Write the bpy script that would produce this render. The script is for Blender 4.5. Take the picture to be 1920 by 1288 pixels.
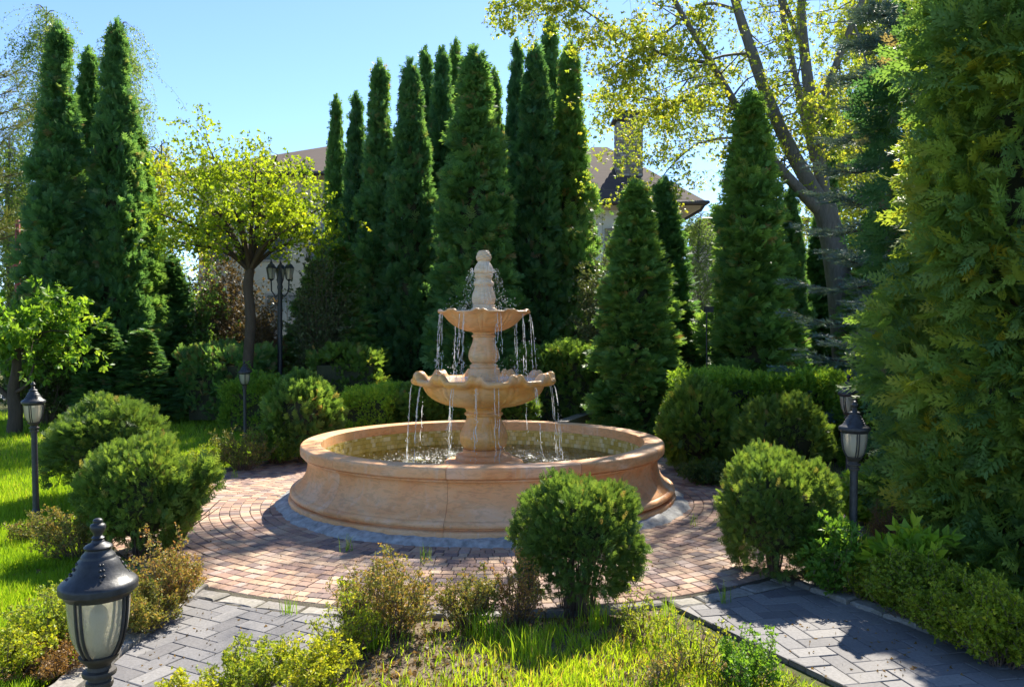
import bpy, math, random
import numpy as np
from mathutils import Vector, Matrix

# ------------------------------------------------------------------ clear
for o in list(bpy.data.objects):
    bpy.data.objects.remove(o)
SC = bpy.context.scene
COL = SC.collection
R = math.radians
PI = math.pi

# ------------------------------------------------------------------ camera
F = 1525.6            # focal length in photo pixels (1920 wide)
CAMZ = 1.73
HY = 625.0            # horizon row in the photo
cam = bpy.data.cameras.new('camera')
cam.sensor_width = 36.0
cam.lens = 36.0 * F / 1920.0
cam.shift_y = -(644.0 - HY) / 1920.0
cam.clip_start = 0.05
cam.clip_end = 3000
camo = bpy.data.objects.new('camera', cam)
camo.location = (0, 0, CAMZ)
camo.rotation_euler = (R(90), 0, 0)
COL.objects.link(camo)
SC.camera = camo

# ------------------------------------------------------------------ sky and sun
SUN_AZ = R(22)        # right of straight ahead
SUN_EL = R(45)
W = bpy.data.worlds.new('World')
SC.world = W
W.use_nodes = True
wn = W.node_tree
wn.nodes.clear()
sky = wn.nodes.new('ShaderNodeTexSky')
sky.sky_type = 'NISHITA'
sky.sun_disc = False
sky.sun_elevation = SUN_EL
sky.sun_rotation = SUN_AZ
sky.air_density = 0.7
sky.dust_density = 0.1
sky.ozone_density = 5.0
bg = wn.nodes.new('ShaderNodeBackground')
bg.inputs['Strength'].default_value = 0.091
wo = wn.nodes.new('ShaderNodeOutputWorld')
wn.links.new(sky.outputs[0], bg.inputs['Color'])
wn.links.new(bg.outputs[0], wo.inputs['Surface'])

sun = bpy.data.lights.new('sun', 'SUN')
sun.energy = 4.0
sun.angle = R(0.55)
sun.color = (1.0, 0.93, 0.80)
suno = bpy.data.objects.new('sun', sun)
sd = Vector((math.sin(SUN_AZ) * math.cos(SUN_EL), math.cos(SUN_AZ) * math.cos(SUN_EL), math.sin(SUN_EL)))
suno.rotation_euler = sd.to_track_quat('Z', 'Y').to_euler()
suno.location = sd * 40
COL.objects.link(suno)

SC.view_settings.view_transform = 'Standard'
SC.view_settings.look = 'None'
SC.view_settings.gamma = 1.0
SC.view_settings.exposure = 1.75
SC.view_settings.use_curve_mapping = False
cy = SC.cycles
cy.max_bounces = 8
cy.diffuse_bounces = 4
cy.glossy_bounces = 3
cy.transmission_bounces = 6
cy.transparent_max_bounces = 12
cy.caustics_reflective = False
cy.caustics_refractive = False
cy.sample_clamp_indirect = 6.0
cy.use_denoising = True

# ------------------------------------------------------------------ helpers
def P(px, py, Y):
    return ((px - 960.0) / F * Y, Y, CAMZ + (HY - py) / F * Y)

def G(px, py):
    Y = CAMZ * F / (py - HY)
    return ((px - 960.0) / F * Y, Y)

def XY(px, Y):
    return ((px - 960.0) / F * Y, Y)

def tag(o, label=None, cat=None, group=None, kind=None):
    if label: o['label'] = label
    if cat: o['category'] = cat
    if group: o['group'] = group
    if kind: o['kind'] = kind
    return o

def empty(name, loc, label, cat, group=None, rz=0.0, s=1.0):
    o = bpy.data.objects.new(name, None)
    o.empty_display_size = 0.1
    o.location = loc
    o.rotation_euler = (0, 0, rz)
    o.scale = (s, s, s)
    COL.objects.link(o)
    tag(o, label, cat, group)
    return o

def link(name, me, parent=None, loc=(0, 0, 0), rz=0.0):
    o = bpy.data.objects.new(name, me)
    o.location = loc
    o.rotation_euler = (0, 0, rz)
    if parent: o.parent = parent
    COL.objects.link(o)
    return o

def np_mesh(name, V, Fc, tint=None, mat=None, smooth=False):
    """triangle mesh from arrays"""
    V = np.asarray(V, dtype=np.float32); Fc = np.asarray(Fc, dtype=np.int32)
    me = bpy.data.meshes.new(name)
    n, m = len(V), len(Fc)
    me.vertices.add(n); me.loops.add(m * 3); me.polygons.add(m)
    me.vertices.foreach_set('co', V.ravel())
    me.polygons.foreach_set('loop_start', np.arange(0, m * 3, 3, dtype=np.int32))
    me.loops.foreach_set('vertex_index', Fc.ravel())
    me.update(calc_edges=True)
    if smooth:
        me.polygons.foreach_set('use_smooth', np.ones(m, dtype=bool))
    if tint is not None:
        a = me.attributes.new('tint', 'FLOAT', 'FACE')
        a.data.foreach_set('value', np.asarray(tint, dtype=np.float32))
    if mat: me.materials.append(mat)
    return me

class MB:
    """small mesh builder with a tint per face"""
    def __init__(s):
        s.v = []; s.f = []; s.t = []
    def add(s, vs, fs, tint=0.5):
        o = len(s.v)
        s.v.extend([tuple(v) for v in vs])
        for f in fs:
            s.f.append(tuple(i + o for i in f)); s.t.append(tint)
    def box(s, c, d, rz=0.0, tint=0.5):
        hx, hy, hz = d[0] / 2, d[1] / 2, d[2] / 2
        ca, sa = math.cos(rz), math.sin(rz)
        vs = []
        for z in (-hz, hz):
            for x, y in ((-hx, -hy), (hx, -hy), (hx, hy), (-hx, hy)):
                vs.append((c[0] + x * ca - y * sa, c[1] + x * sa + y * ca, c[2] + z))
        s.add(vs, [(3, 2, 1, 0), (4, 5, 6, 7), (0, 1, 5, 4), (1, 2, 6, 5), (2, 3, 7, 6), (3, 0, 4, 7)], tint)
    def tube(s, pts, rad, n=6, tint=0.5, cap=True):
        pts = [Vector(p) for p in pts]
        if not hasattr(rad, '__len__'): rad = [rad] * len(pts)
        o = len(s.v); prev = None
        for i, p in enumerate(pts):
            d = (pts[min(i + 1, len(pts) - 1)] - pts[max(i - 1, 0)])
            if d.length < 1e-9: d = Vector((0, 0, 1))
            d.normalize()
            if prev is None:
                a = Vector((1, 0, 0)) if abs(d.x) < .8 else Vector((0, 1, 0))
                u = d.cross(a).normalized()
            else:
                u = (prev - d * prev.dot(d))
                if u.length < 1e-6: u = d.orthogonal()
                u.normalize()
            prev = u
            w = d.cross(u)
            for k in range(n):
                a = 2 * PI * k / n
                q = p + (u * math.cos(a) + w * math.sin(a)) * rad[i]
                s.v.append((q.x, q.y, q.z))
        for i in range(len(pts) - 1):
            for k in range(n):
                k2 = (k + 1) % n
                s.f.append((o + i * n + k, o + i * n + k2, o + (i + 1) * n + k2, o + (i + 1) * n + k)); s.t.append(tint)
        if cap:
            s.f.append(tuple(o + k for k in reversed(range(n)))); s.t.append(tint)
            s.f.append(tuple(o + (len(pts) - 1) * n + k for k in range(n))); s.t.append(tint)
    def lathe(s, prof, seg=48, fn=None, c=(0, 0, 0), a0=0.0, a1=2 * PI, tint=0.5, closed=False, caps=False):
        full = abs(a1 - a0 - 2 * PI) < 1e-6
        o = len(s.v); ns = seg if full else seg + 1; m = len(prof)
        for j in range(ns):
            a = a0 + (a1 - a0) * j / seg
            for i, pr in enumerate(prof):
                r, z = pr[0], pr[1]
                if fn: r, z = fn(a, i, r, z)
                s.v.append((c[0] + r * math.cos(a), c[1] + r * math.sin(a), c[2] + z))
        mm = m if closed else m - 1
        for j in range(seg):
            j2 = (j + 1) % ns
            for i in range(mm):
                i2 = (i + 1) % m
                s.f.append((o + j * m + i, o + j2 * m + i, o + j2 * m + i2, o + j * m + i2)); s.t.append(tint)
        if caps and not full:
            s.f.append(tuple(o + i for i in range(m))); s.t.append(tint)
            s.f.append(tuple(o + (ns - 1) * m + i for i in reversed(range(m)))); s.t.append(tint)
    def mesh(s, name, mat=None, smooth=None):
        me = bpy.data.meshes.new(name)
        me.from_pydata(s.v, [], s.f)
        if s.t:
            a = me.attributes.new('tint', 'FLOAT', 'FACE')
            a.data.foreach_set('value', np.array(s.t, dtype=np.float32))
        if smooth is not None:
            me.polygons.foreach_set('use_smooth', np.ones(len(me.polygons), dtype=bool))
            me.set_sharp_from_angle(angle=R(smooth))
        if mat: me.materials.append(mat)
        me.update()
        return me
    def build(s, name, mat=None, parent=None, loc=(0, 0, 0), smooth=None):
        return link(name, s.mesh(name, mat, smooth), parent, loc)

# ------------------------------------------------------------------ materials
def new_mat(name):
    m = bpy.data.materials.new(name); m.use_nodes = True
    nt = m.node_tree; nt.nodes.clear()
    out = nt.nodes.new('ShaderNodeOutputMaterial')
    return m, nt, out

def node(nt, t, **kw):
    n = nt.nodes.new(t)
    for k, v in kw.items():
        if k in n.inputs.keys(): n.inputs[k].default_value = v
        else: setattr(n, k, v)
    return n

def ramp(nt, stops, interp='LINEAR'):
    n = nt.nodes.new('ShaderNodeValToRGB')
    cr = n.color_ramp; cr.interpolation = interp
    while len(cr.elements) < len(stops): cr.elements.new(0.5)
    for e, (p, c) in zip(cr.elements, stops):
        e.position = p; e.color = (c[0], c[1], c[2], 1)
    return n

def noise(nt, scale, detail=4, rough=.55, vec=None, dist=0.0):
    n = nt.nodes.new('ShaderNodeTexNoise')
    n.inputs['Scale'].default_value = scale; n.inputs['Detail'].default_value = detail
    n.inputs['Roughness'].default_value = rough; n.inputs['Distortion'].default_value = dist
    if vec is not None: nt.links.new(vec, n.inputs['Vector'])
    return n

def mixc(nt, fac, a, b, mode='MIX'):
    n = nt.nodes.new('ShaderNodeMix'); n.data_type = 'RGBA'; n.blend_type = mode
    for s, v in ((n.inputs[0], fac), (n.inputs[6], a), (n.inputs[7], b)):
        if hasattr(v, 'is_linked') or isinstance(v, bpy.types.NodeSocket): nt.links.new(v, s)
        elif isinstance(v, (int, float)): s.default_value = v
        else: s.default_value = (v[0], v[1], v[2], 1)
    return n.outputs[2]

def bump(nt, h, strength=.3, dist=.01):
    b = nt.nodes.new('ShaderNodeBump')
    b.inputs['Strength'].default_value = strength; b.inputs['Distance'].default_value = dist
    nt.links.new(h, b.inputs['Height'])
    return b.outputs[0]

def principled(nt, out, col=None, rough=.6, spec=.4, metal=0.0, normal=None):
    p = nt.nodes.new('ShaderNodeBsdfPrincipled')
    p.inputs['Roughness'].default_value = rough
    p.inputs['Specular IOR Level'].default_value = spec
    p.inputs['Metallic'].default_value = metal
    if col is not None:
        if isinstance(col, bpy.types.NodeSocket): nt.links.new(col, p.inputs['Base Color'])
        else: p.inputs['Base Color'].default_value = (col[0], col[1], col[2], 1)
    if normal is not None: nt.links.new(normal, p.inputs['Normal'])
    if out is not None: nt.links.new(p.outputs[0], out.inputs['Surface'])
    return p

def objco(nt):
    return nt.nodes.new('ShaderNodeTexCoord').outputs['Object']

def geopos(nt):
    return nt.nodes.new('ShaderNodeNewGeometry').outputs['Position']

def tintfac(nt):
    a = nt.nodes.new('ShaderNodeAttribute'); a.attribute_name = 'tint'
    return a.outputs['Fac']

def leaf_mat(name, stops, tr=.38, trboost=(1.9, 1.7, .8), rough=.5, spec=.3):
    """thin leaf: diffuse + light shining through, colour by leaf"""
    m, nt, out = new_mat(name)
    rp = ramp(nt, stops); nt.links.new(tintfac(nt), rp.inputs[0])
    oi = nt.nodes.new('ShaderNodeObjectInfo')
    rv = ramp(nt, [(0, (.74, .80, .90)), (.5, (1.0, 1.0, 1.0)), (1, (1.28, 1.14, .85))]); nt.links.new(oi.outputs['Random'], rv.inputs[0])
    lc = mixc(nt, 1.0, rp.outputs[0], rv.outputs[0], 'MULTIPLY')
    p = principled(nt, None, lc, rough, spec)
    t = nt.nodes.new('ShaderNodeBsdfTranslucent')
    nt.links.new(mixc(nt, 1.0, lc, trboost, 'MULTIPLY'), t.inputs['Color'])
    mx = nt.nodes.new('ShaderNodeMixShader'); mx.inputs[0].default_value = tr
    nt.links.new(p.outputs[0], mx.inputs[1]); nt.links.new(t.outputs[0], mx.inputs[2])
    nt.links.new(mx.outputs[0], out.inputs['Surface'])
    return m

def bark_mat(name, a, b, scale=6):
    m, nt, out = new_mat(name)
    co = geopos(nt)
    mp = node(nt, 'ShaderNodeMapping'); mp.inputs['Scale'].default_value = (1, 1, .22)
    nt.links.new(co, mp.inputs['Vector'])
    n = noise(nt, scale * 4, 6, .65, mp.outputs[0])
    n2 = noise(nt, scale * .5, 3, .5, co)
    rp = ramp(nt, [(.3, a), (.7, b)]); nt.links.new(n.outputs['Fac'], rp.inputs[0])
    c = mixc(nt, n2.outputs['Fac'], rp.outputs[0], (b[0] * .7, b[1] * .72, b[2] * .7))
    principled(nt, out, c, .85, .2, normal=bump(nt, n.outputs['Fac'], .7, .02))
    return m

M = {}
M['thuja'] = leaf_mat('thuja', [(0, (.058, .145, .058)), (.45, (.095, .215, .076)), (.8, (.155, .285, .085)), (1, (.24, .19, .10))], .45)
M['thuja_olive'] = leaf_mat('thuja_olive', [(0, (.065, .13, .03)), (.5, (.105, .20, .045)), (.85, (.17, .27, .05)), (1, (.24, .18, .07))], .45)  # yellower green than the plain thuja, for hedges and far globes
M['thuja_gold'] = leaf_mat('thuja_gold', [(0, (.10, .20, .075)), (.4, (.16, .27, .065)), (.7, (.24, .31, .05)), (1, (.36, .35, .05))], .46, (1.5, 1.5, .8))
M['globe'] = leaf_mat('globe', [(0, (.075, .14, .035)), (.5, (.13, .22, .045)), (.85, (.21, .29, .055)), (1, (.28, .21, .08))], .45)
M['box'] = leaf_mat('box', [(0, (.08, .18, .03)), (.5, (.16, .30, .04)), (1, (.30, .42, .05))], .45)
M['darkleaf'] = leaf_mat('darkleaf', [(0, (.035, .075, .025)), (.6, (.065, .12, .035)), (1, (.11, .17, .04))], .35)
M['maple'] = leaf_mat('maple', [(0, (.20, .29, .02)), (.5, (.34, .41, .025)), (1, (.50, .46, .04))], .55, (1.5, 1.45, .6))
M['spring'] = leaf_mat('spring', [(0, (.18, .27, .035)), (.5, (.32, .38, .045)), (1, (.50, .45, .06))], .55, (1.5, 1.4, .7))
M['birch'] = leaf_mat('birch', [(0, (.11, .19, .04)), (.5, (.18, .28, .06)), (1, (.28, .36, .08))], .5, (1.4, 1.4, .7))
M['fresh'] = leaf_mat('fresh', [(0, (.09, .20, .025)), (.5, (.17, .32, .035)), (1, (.28, .40, .05))], .45)
M['spruce'] = leaf_mat('spruce', [(0, (.05, .10, .105)), (.5, (.085, .15, .155)), (1, (.15, .23, .23))], .12)
M['barberry'] = leaf_mat('barberry', [(0, (.12, .16, .03)), (.4, (.26, .25, .05)), (.7, (.36, .24, .07)), (1, (.34, .17, .07))], .4, (1.5, 1.3, .8))
M['spirea'] = leaf_mat('spirea', [(0, (.14, .22, .02)), (.5, (.27, .34, .03)), (1, (.42, .42, .05))], .45, (1.5, 1.4, .7))
M['russet'] = leaf_mat('russet', [(0, (.08, .06, .03)), (.5, (.17, .11, .05)), (1, (.26, .17, .08))], .3)
M['grass'] = leaf_mat('grass', [(0, (.10, .22, .015)), (.5, (.19, .34, .022)), (.85, (.29, .43, .035)), (1, (.40, .36, .12))], .5, (1.7, 1.5, .6))
M['needle'] = leaf_mat('needle', [(0, (.05, .08, .03)), (1, (.14, .17, .06))], .25)
M['bark_grey'] = bark_mat('bark_grey', (.07, .063, .056), (.21, .195, .18))
M['bark_brown'] = bark_mat('bark_brown', (.04, .03, .02), (.12, .085, .06))
M['bark_red'] = bark_mat('bark_red', (.09, .05, .03), (.24, .14, .085))
M['twig'] = bark_mat('twig', (.09, .06, .045), (.24, .165, .12), 20)
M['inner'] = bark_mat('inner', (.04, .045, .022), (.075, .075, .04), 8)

def simple(name, col, rough=.6, spec=.4, metal=0., nscale=None, namt=.25, bmp=0, var=None):
    m, nt, out = new_mat(name)
    c = col; nrm = None
    if nscale:
        n = noise(nt, nscale, 5, .6, geopos(nt))
        rp = ramp(nt, [(.25, tuple(x * (1 - namt) for x in col)), (.75, tuple(min(1, x * (1 + namt)) for x in col))])
        nt.links.new(n.outputs['Fac'], rp.inputs[0]); c = rp.outputs[0]
        if bmp: nrm = bump(nt, n.outputs['Fac'], bmp, .01)
    principled(nt, out, c, rough, spec, metal, nrm)
    return m

M['iron'] = simple('iron', (.026, .027, .031), .46, .45, 0, 38, .6, .16)
M['iron_old'] = simple('iron_old', (.045, .038, .032), .6, .4, 0, 30, .5, .2)
M['wall_white'] = simple('wall_white', (.70, .70, .70), .9, .2, 0, 3, .06, .1)
M['wall_beige'] = simple('wall_beige', (.52, .45, .34), .9, .2, 0, 3, .1, .1)
M['soffit'] = simple('soffit', (.42, .34, .24), .8, .2, 0, 8, .12)
M['gutter'] = simple('gutter', (.045, .04, .04), .5, .4)
M['pane'] = simple('pane', (.05, .06, .07), .08, .6)
M['frame'] = simple('frame', (.30, .26, .22), .6, .3)
M['red_post'] = simple('red_post', (.30, .055, .04), .55, .4, 0, 20, .2)
M['car_paint'] = simple('car_paint', (.012, .012, .014), .15, .6)
M['tyre'] = simple('tyre', (.02, .02, .02), .8, .2)
M['chrome'] = simple('chrome', (.75, .75, .76), .15, .5, 1.0)
M['log'] = bark_mat('log', (.13, .10, .07), (.34, .27, .19), 8)
M['concrete'] = simple('concrete', (.36, .355, .34), .9, .2, 0, 14, .5, .9)
M['kerb'] = simple('kerb', (.34, .32, .29), .92, .2, 0, 30, .35, .6)

def roof_mat():
    m, nt, out = new_mat('roof')
    b = node(nt, 'ShaderNodeTexBrick')
    mp = node(nt, 'ShaderNodeMapping'); mp.inputs['Scale'].default_value = (1, 1, 1)
    tc = nt.nodes.new('ShaderNodeTexCoord')
    nt.links.new(tc.outputs['UV'], b.inputs['Vector'])
    b.inputs['Scale'].default_value = 4
    b.inputs['Color1'].default_value = (.070, .050, .042, 1); b.inputs['Color2'].default_value = (.10, .072, .060, 1)
    b.inputs['Mortar'].default_value = (.08, .055, .045, 1)
    n = noise(nt, 2, 4, .6, geopos(nt))
    c = mixc(nt, n.outputs['Fac'], b.outputs['Color'], (.085, .062, .052))
    principled(nt, out, c, .9, .2)
    return m
M['roof'] = roof_mat()

def brick_mat():
    m, nt, out = new_mat('chimney_brick')
    rp = ramp(nt, [(0, (.26, .20, .15)), (.5, (.36, .29, .22)), (1, (.44, .37, .29))])
    nt.links.new(tintfac(nt), rp.inputs[0])
    principled(nt, out, rp.outputs[0], .9, .2)
    return m
M['brick'] = brick_mat()
M['mortar'] = simple('mortar', (.22, .20, .18), .95, .1)

def stone_mat(name, stops, scale=1.1, wet=0.0):
    m, nt, out = new_mat(name)
    co = objco(nt); t = tintfac(nt)
    cb = node(nt, 'ShaderNodeCombineXYZ')
    mul = node(nt, 'ShaderNodeMath', operation='MULTIPLY'); nt.links.new(t, mul.inputs[0]); mul.inputs[1].default_value = 37.0
    nt.links.new(mul.outputs[0], cb.inputs[0]); nt.links.new(mul.outputs[0], cb.inputs[2])
    ad = node(nt, 'ShaderNodeVectorMath', operation='ADD'); nt.links.new(co, ad.inputs[0]); nt.links.new(cb.outputs[0], ad.inputs[1])
    mp = node(nt, 'ShaderNodeMapping'); mp.inputs['Scale'].default_value = (1, 1, 2.2); mp.inputs['Rotation'].default_value = (.25, .15, 0)
    nt.links.new(ad.outputs[0], mp.inputs['Vector'])
    n1 = noise(nt, scale, 5, .55, mp.outputs[0], 1.4)
    rp = ramp(nt, stops); nt.links.new(n1.outputs['Fac'], rp.inputs[0])
    n2 = noise(nt, 2.0, 3, .5, ad.outputs[0], .6)
    r2 = ramp(nt, [(.54, (0, 0, 0)), (.72, (1, 1, 1))]); nt.links.new(n2.outputs['Fac'], r2.inputs[0])
    sc = node(nt, 'ShaderNodeMath', operation='MULTIPLY'); nt.links.new(r2.outputs[0], sc.inputs[0]); sc.inputs[1].default_value = .55
    c = mixc(nt, sc.outputs[0], rp.outputs[0], (.74, .58, .45))
    mp3 = node(nt, 'ShaderNodeMapping'); mp3.inputs['Scale'].default_value = (2.2, 2.2, 7)
    mp3.inputs['Rotation'].default_value = (.5, .3, 0)
    nt.links.new(ad.outputs[0], mp3.inputs['Vector'])
    n4 = noise(nt, 3.2, 6, .6, mp3.outputs[0], 1.8)
    r4 = ramp(nt, [(.42, (.75, .75, .75)), (.5, (1, 1, 1)), (.62, (1, 1, 1)), (.72, (.86, .82, .8))]); nt.links.new(n4.outputs['Fac'], r4.inputs[0])
    ph = node(nt, 'ShaderNodeMath', operation='MULTIPLY'); nt.links.new(t, ph.inputs[0]); ph.inputs[1].default_value = .5
    c = mixc(nt, ph.outputs[0], c, (.74, .46, .22))
    c = mixc(nt, .6, c, mixc(nt, 1.0, c, r4.outputs[0], 'MULTIPLY'))
    mp5 = node(nt, 'ShaderNodeMapping'); mp5.inputs['Scale'].default_value = (16, 16, .9)
    nt.links.new(co, mp5.inputs['Vector'])
    n5 = noise(nt, 1.0, 5, .65, mp5.outputs[0]); r5 = ramp(nt, [(.56, (0, 0, 0)), (.74, (.42, .42, .42))]); nt.links.new(n5.outputs['Fac'], r5.inputs[0])
    c = mixc(nt, r5.outputs[0], c, (.70, .58, .46))
    n6 = noise(nt, 5, 6, .7, ad.outputs[0]); r6 = ramp(nt, [(.58, (0, 0, 0)), (.75, (.4, .4, .4))]); nt.links.new(n6.outputs['Fac'], r6.inputs[0])
    c = mixc(nt, r6.outputs[0], c, (.30, .22, .13))
    n3 = noise(nt, 60, 4, .6, co)
    c = mixc(nt, .12, c, n3.outputs['Color'], 'SOFT_LIGHT')
    nb = noise(nt, 18, 6, .65, co)
    principled(nt, out, c, .5 - .2 * wet, .35 + .2 * wet, normal=bump(nt, nb.outputs['Fac'], .16, .008))
    return m
M['stone'] = stone_mat('stone', [(.28, (.70, .23, .07)), (.42, (.80, .34, .12)), (.55, (.81, .42, .20)), (.72, (.85, .59, .40))])
M['stone_pale'] = stone_mat('stone_pale', [(.25, (.74, .35, .13)), (.5, (.78, .43, .19)), (.75, (.80, .54, .31))], 1.6, .5)
M['stone_amber'] = stone_mat('stone_amber', [(.25, (.64, .25, .045)), (.5, (.74, .36, .08)), (.75, (.76, .46, .17))], 1.3, .6)
M['stone_cream'] = stone_mat('stone_cream', [(.25, (.70, .48, .29)), (.5, (.76, .57, .38)), (.75, (.80, .66, .50))], 2.2, .3)

def tint_mat(name, stops, rough=.75, spec=.3, interp='LINEAR', nscale=40, namt=.35, bmp=.25, big=None):
    m, nt, out = new_mat(name)
    rp = ramp(nt, stops, interp); nt.links.new(tintfac(nt), rp.inputs[0])
    g = geopos(nt)
    n = noise(nt, nscale, 6, .65, g)
    r2 = ramp(nt, [(.25, (1 - namt,) * 3), (.75, (1 + namt * .3,) * 3)]); nt.links.new(n.outputs['Fac'], r2.inputs[0])
    c = mixc(nt, 1.0, rp.outputs[0], r2.outputs[0], 'MULTIPLY')
    if big:
        nb = noise(nt, big[0], 4, .6, g)
        r3 = ramp(nt, [(.45, (0, 0, 0)), (.75, (big[1],) * 3)]); nt.links.new(nb.outputs['Fac'], r3.inputs[0])
        c = mixc(nt, r3.outputs[0], c, big[2])
    principled(nt, out, c, rough, spec, normal=bump(nt, n.outputs['Fac'], bmp, .004))
    return m
M['paver'] = tint_mat('paver', [(0, (.17, .12, .11)), (.2, (.24, .16, .14)), (.4, (.36, .225, .165)), (.6, (.43, .27, .18)), (.8, (.52, .37, .25)), (1, (.40, .295, .25))],
                      .8, .25, 'LINEAR', 45, .35, .3, (1.4, .35, (.40, .33, .27)))
M['paver_grey'] = tint_mat('paver_grey', [(0, (.145, .14, .145)), (.5, (.19, .185, .19)), (1, (.25, .24, .235))], .8, .25, 'LINEAR', 60, .4, .3, (1.1, .35, (.30, .27, .23)))
M['kerbstone'] = tint_mat('kerbstone', [(0, (.24, .22, .20)), (.5, (.32, .30, .27)), (1, (.38, .35, .31))], .9, .2, 'LINEAR', 35, .5, .8, (6, .5, (.16, .15, .10)))
M['mosaic'] = tint_mat('mosaic', [(0, (.42, .29, .04)), (.35, (.56, .41, .09)), (.65, (.68, .53, .18)), (1, (.80, .68, .36))], .18, .6, 'LINEAR', 12, .15, .03)
M['grout'] = simple('grout', (.42, .36, .22), .9, .2)

def ground_mat(name, a, b, c3, s1=1.2, s2=14):
    m, nt, out = new_mat(name)
    g = geopos(nt)
    n1 = noise(nt, s1, 5, .6, g); n2 = noise(nt, s2, 6, .7, g)
    r1 = ramp(nt, [(.35, a), (.65, b)]); nt.links.new(n1.outputs['Fac'], r1.inputs[0])
    r2 = ramp(nt, [(.45, (0, 0, 0)), (.7, (1, 1, 1))]); nt.links.new(n2.outputs['Fac'], r2.inputs[0])
    c = mixc(nt, r2.outputs[0], r1.outputs[0], c3)
    principled(nt, out, c, .95, .1, normal=bump(nt, n2.outputs['Fac'], .8, .03))
    return m
M['soil'] = ground_mat('soil', (.10, .07, .045), (.19, .145, .095), (.27, .215, .145), 3, 40)
M['ground'] = ground_mat('ground', (.06, .075, .025), (.09, .10, .03), (.12, .10, .06))
M['lawn_soil'] = ground_mat('lawn_soil', (.09, .15, .02), (.13, .20, .025), (.17, .17, .06), 2, 30)
M['sand'] = ground_mat('sand', (.10, .085, .07), (.16, .135, .11), (.07, .08, .04), 5, 60)
M['drive'] = simple('drive', (.34, .33, .32), .9, .2, 0, 5, .2, .2)

def water_mat(name, tint=(.86, .90, .72), bs=.5, scale=7, rough=.03, foam=None):
    m, nt, out = new_mat(name)
    co = objco(nt)
    n1 = noise(nt, scale, 3, .6, co, .8); n2 = noise(nt, scale * 4.5, 2, .5, co, .4)
    ad = node(nt, 'ShaderNodeMath', operation='MULTIPLY_ADD'); nt.links.new(n2.outputs['Fac'], ad.inputs[0]); ad.inputs[1].default_value = .35
    nt.links.new(n1.outputs['Fac'], ad.inputs[2])
    nrm = bump(nt, ad.outputs[0], bs, .06)
    tr = nt.nodes.new('ShaderNodeBsdfTransparent'); tr.inputs['Color'].default_value = (tint[0], tint[1], tint[2], 1)
    gl = nt.nodes.new('ShaderNodeBsdfGlossy'); gl.inputs['Roughness'].default_value = rough
    nt.links.new(nrm, gl.inputs['Normal'])
    fr = nt.nodes.new('ShaderNodeFresnel'); fr.inputs['IOR'].default_value = 1.33; nt.links.new(nrm, fr.inputs['Normal'])
    mx = nt.nodes.new('ShaderNodeMixShader')
    nt.links.new(fr.outputs[0], mx.inputs[0]); nt.links.new(tr.outputs[0], mx.inputs[1]); nt.links.new(gl.outputs[0], mx.inputs[2])
    last = mx.outputs[0]
    if foam:
        sp = node(nt, 'ShaderNodeVectorMath', operation='LENGTH'); nt.links.new(co, sp.inputs[0])
        rr = ramp(nt, [(0, (1,) * 3), (foam, (1,) * 3), (min(1, foam + .35), (0,) * 3)])
        dv = node(nt, 'ShaderNodeMath', operation='DIVIDE'); nt.links.new(sp.outputs['Value'], dv.inputs[0]); dv.inputs[1].default_value = 1.7
        nt.links.new(dv.outputs[0], rr.inputs[0])
        nf = noise(nt, 38, 5, .7, co, 1.0); rf = ramp(nt, [(.55, (0,) * 3), (.68, (1,) * 3)]); nt.links.new(nf.outputs['Fac'], rf.inputs[0])
        mu = node(nt, 'ShaderNodeMath', operation='MULTIPLY'); nt.links.new(rr.outputs[0], mu.inputs[0]); nt.links.new(rf.outputs[0], mu.inputs[1])
        mu2 = node(nt, 'ShaderNodeMath', operation='MULTIPLY'); nt.links.new(mu.outputs[0], mu2.inputs[0]); mu2.inputs[1].default_value = .6
        df = principled(nt, None, (.82, .85, .84), .3, .5)
        m2 = nt.nodes.new('ShaderNodeMixShader'); nt.links.new(mu2.outputs[0], m2.inputs[0]); nt.links.new(last, m2.inputs[1]); nt.links.new(df.outputs[0], m2.inputs[2])
        last = m2.outputs[0]
    nt.links.new(last, out.inputs['Surface'])
    return m
M['water'] = water_mat('water', bs=.9, scale=9, foam=.5)
M['bowl_water'] = water_mat('bowl_water', (.9, .9, .86), .8, 16, .04)

def drop_mat():
    m, nt, out = new_mat('drops')
    tr = nt.nodes.new('ShaderNodeBsdfTransparent'); tr.inputs['Color'].default_value = (.95, .97, .97, 1)
    p = principled(nt, None, (.9, .92, .93), .08, .8)
    t = nt.nodes.new('ShaderNodeBsdfTranslucent'); t.inputs['Color'].default_value = (.95, .96, .97, 1)
    a = nt.nodes.new('ShaderNodeMixShader'); a.inputs[0].default_value = .55
    nt.links.new(p.outputs[0], a.inputs[1]); nt.links.new(t.outputs[0], a.inputs[2])
    b = nt.nodes.new('ShaderNodeMixShader'); b.inputs[0].default_value = .55
    nt.links.new(tr.outputs[0], b.inputs[1]); nt.links.new(a.outputs[0], b.inputs[2])
    nt.links.new(b.outputs[0], out.inputs['Surface'])
    return m
M['drops'] = drop_mat()
M['foam'] = simple('foam', (.80, .82, .80), .25, .6)

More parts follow.
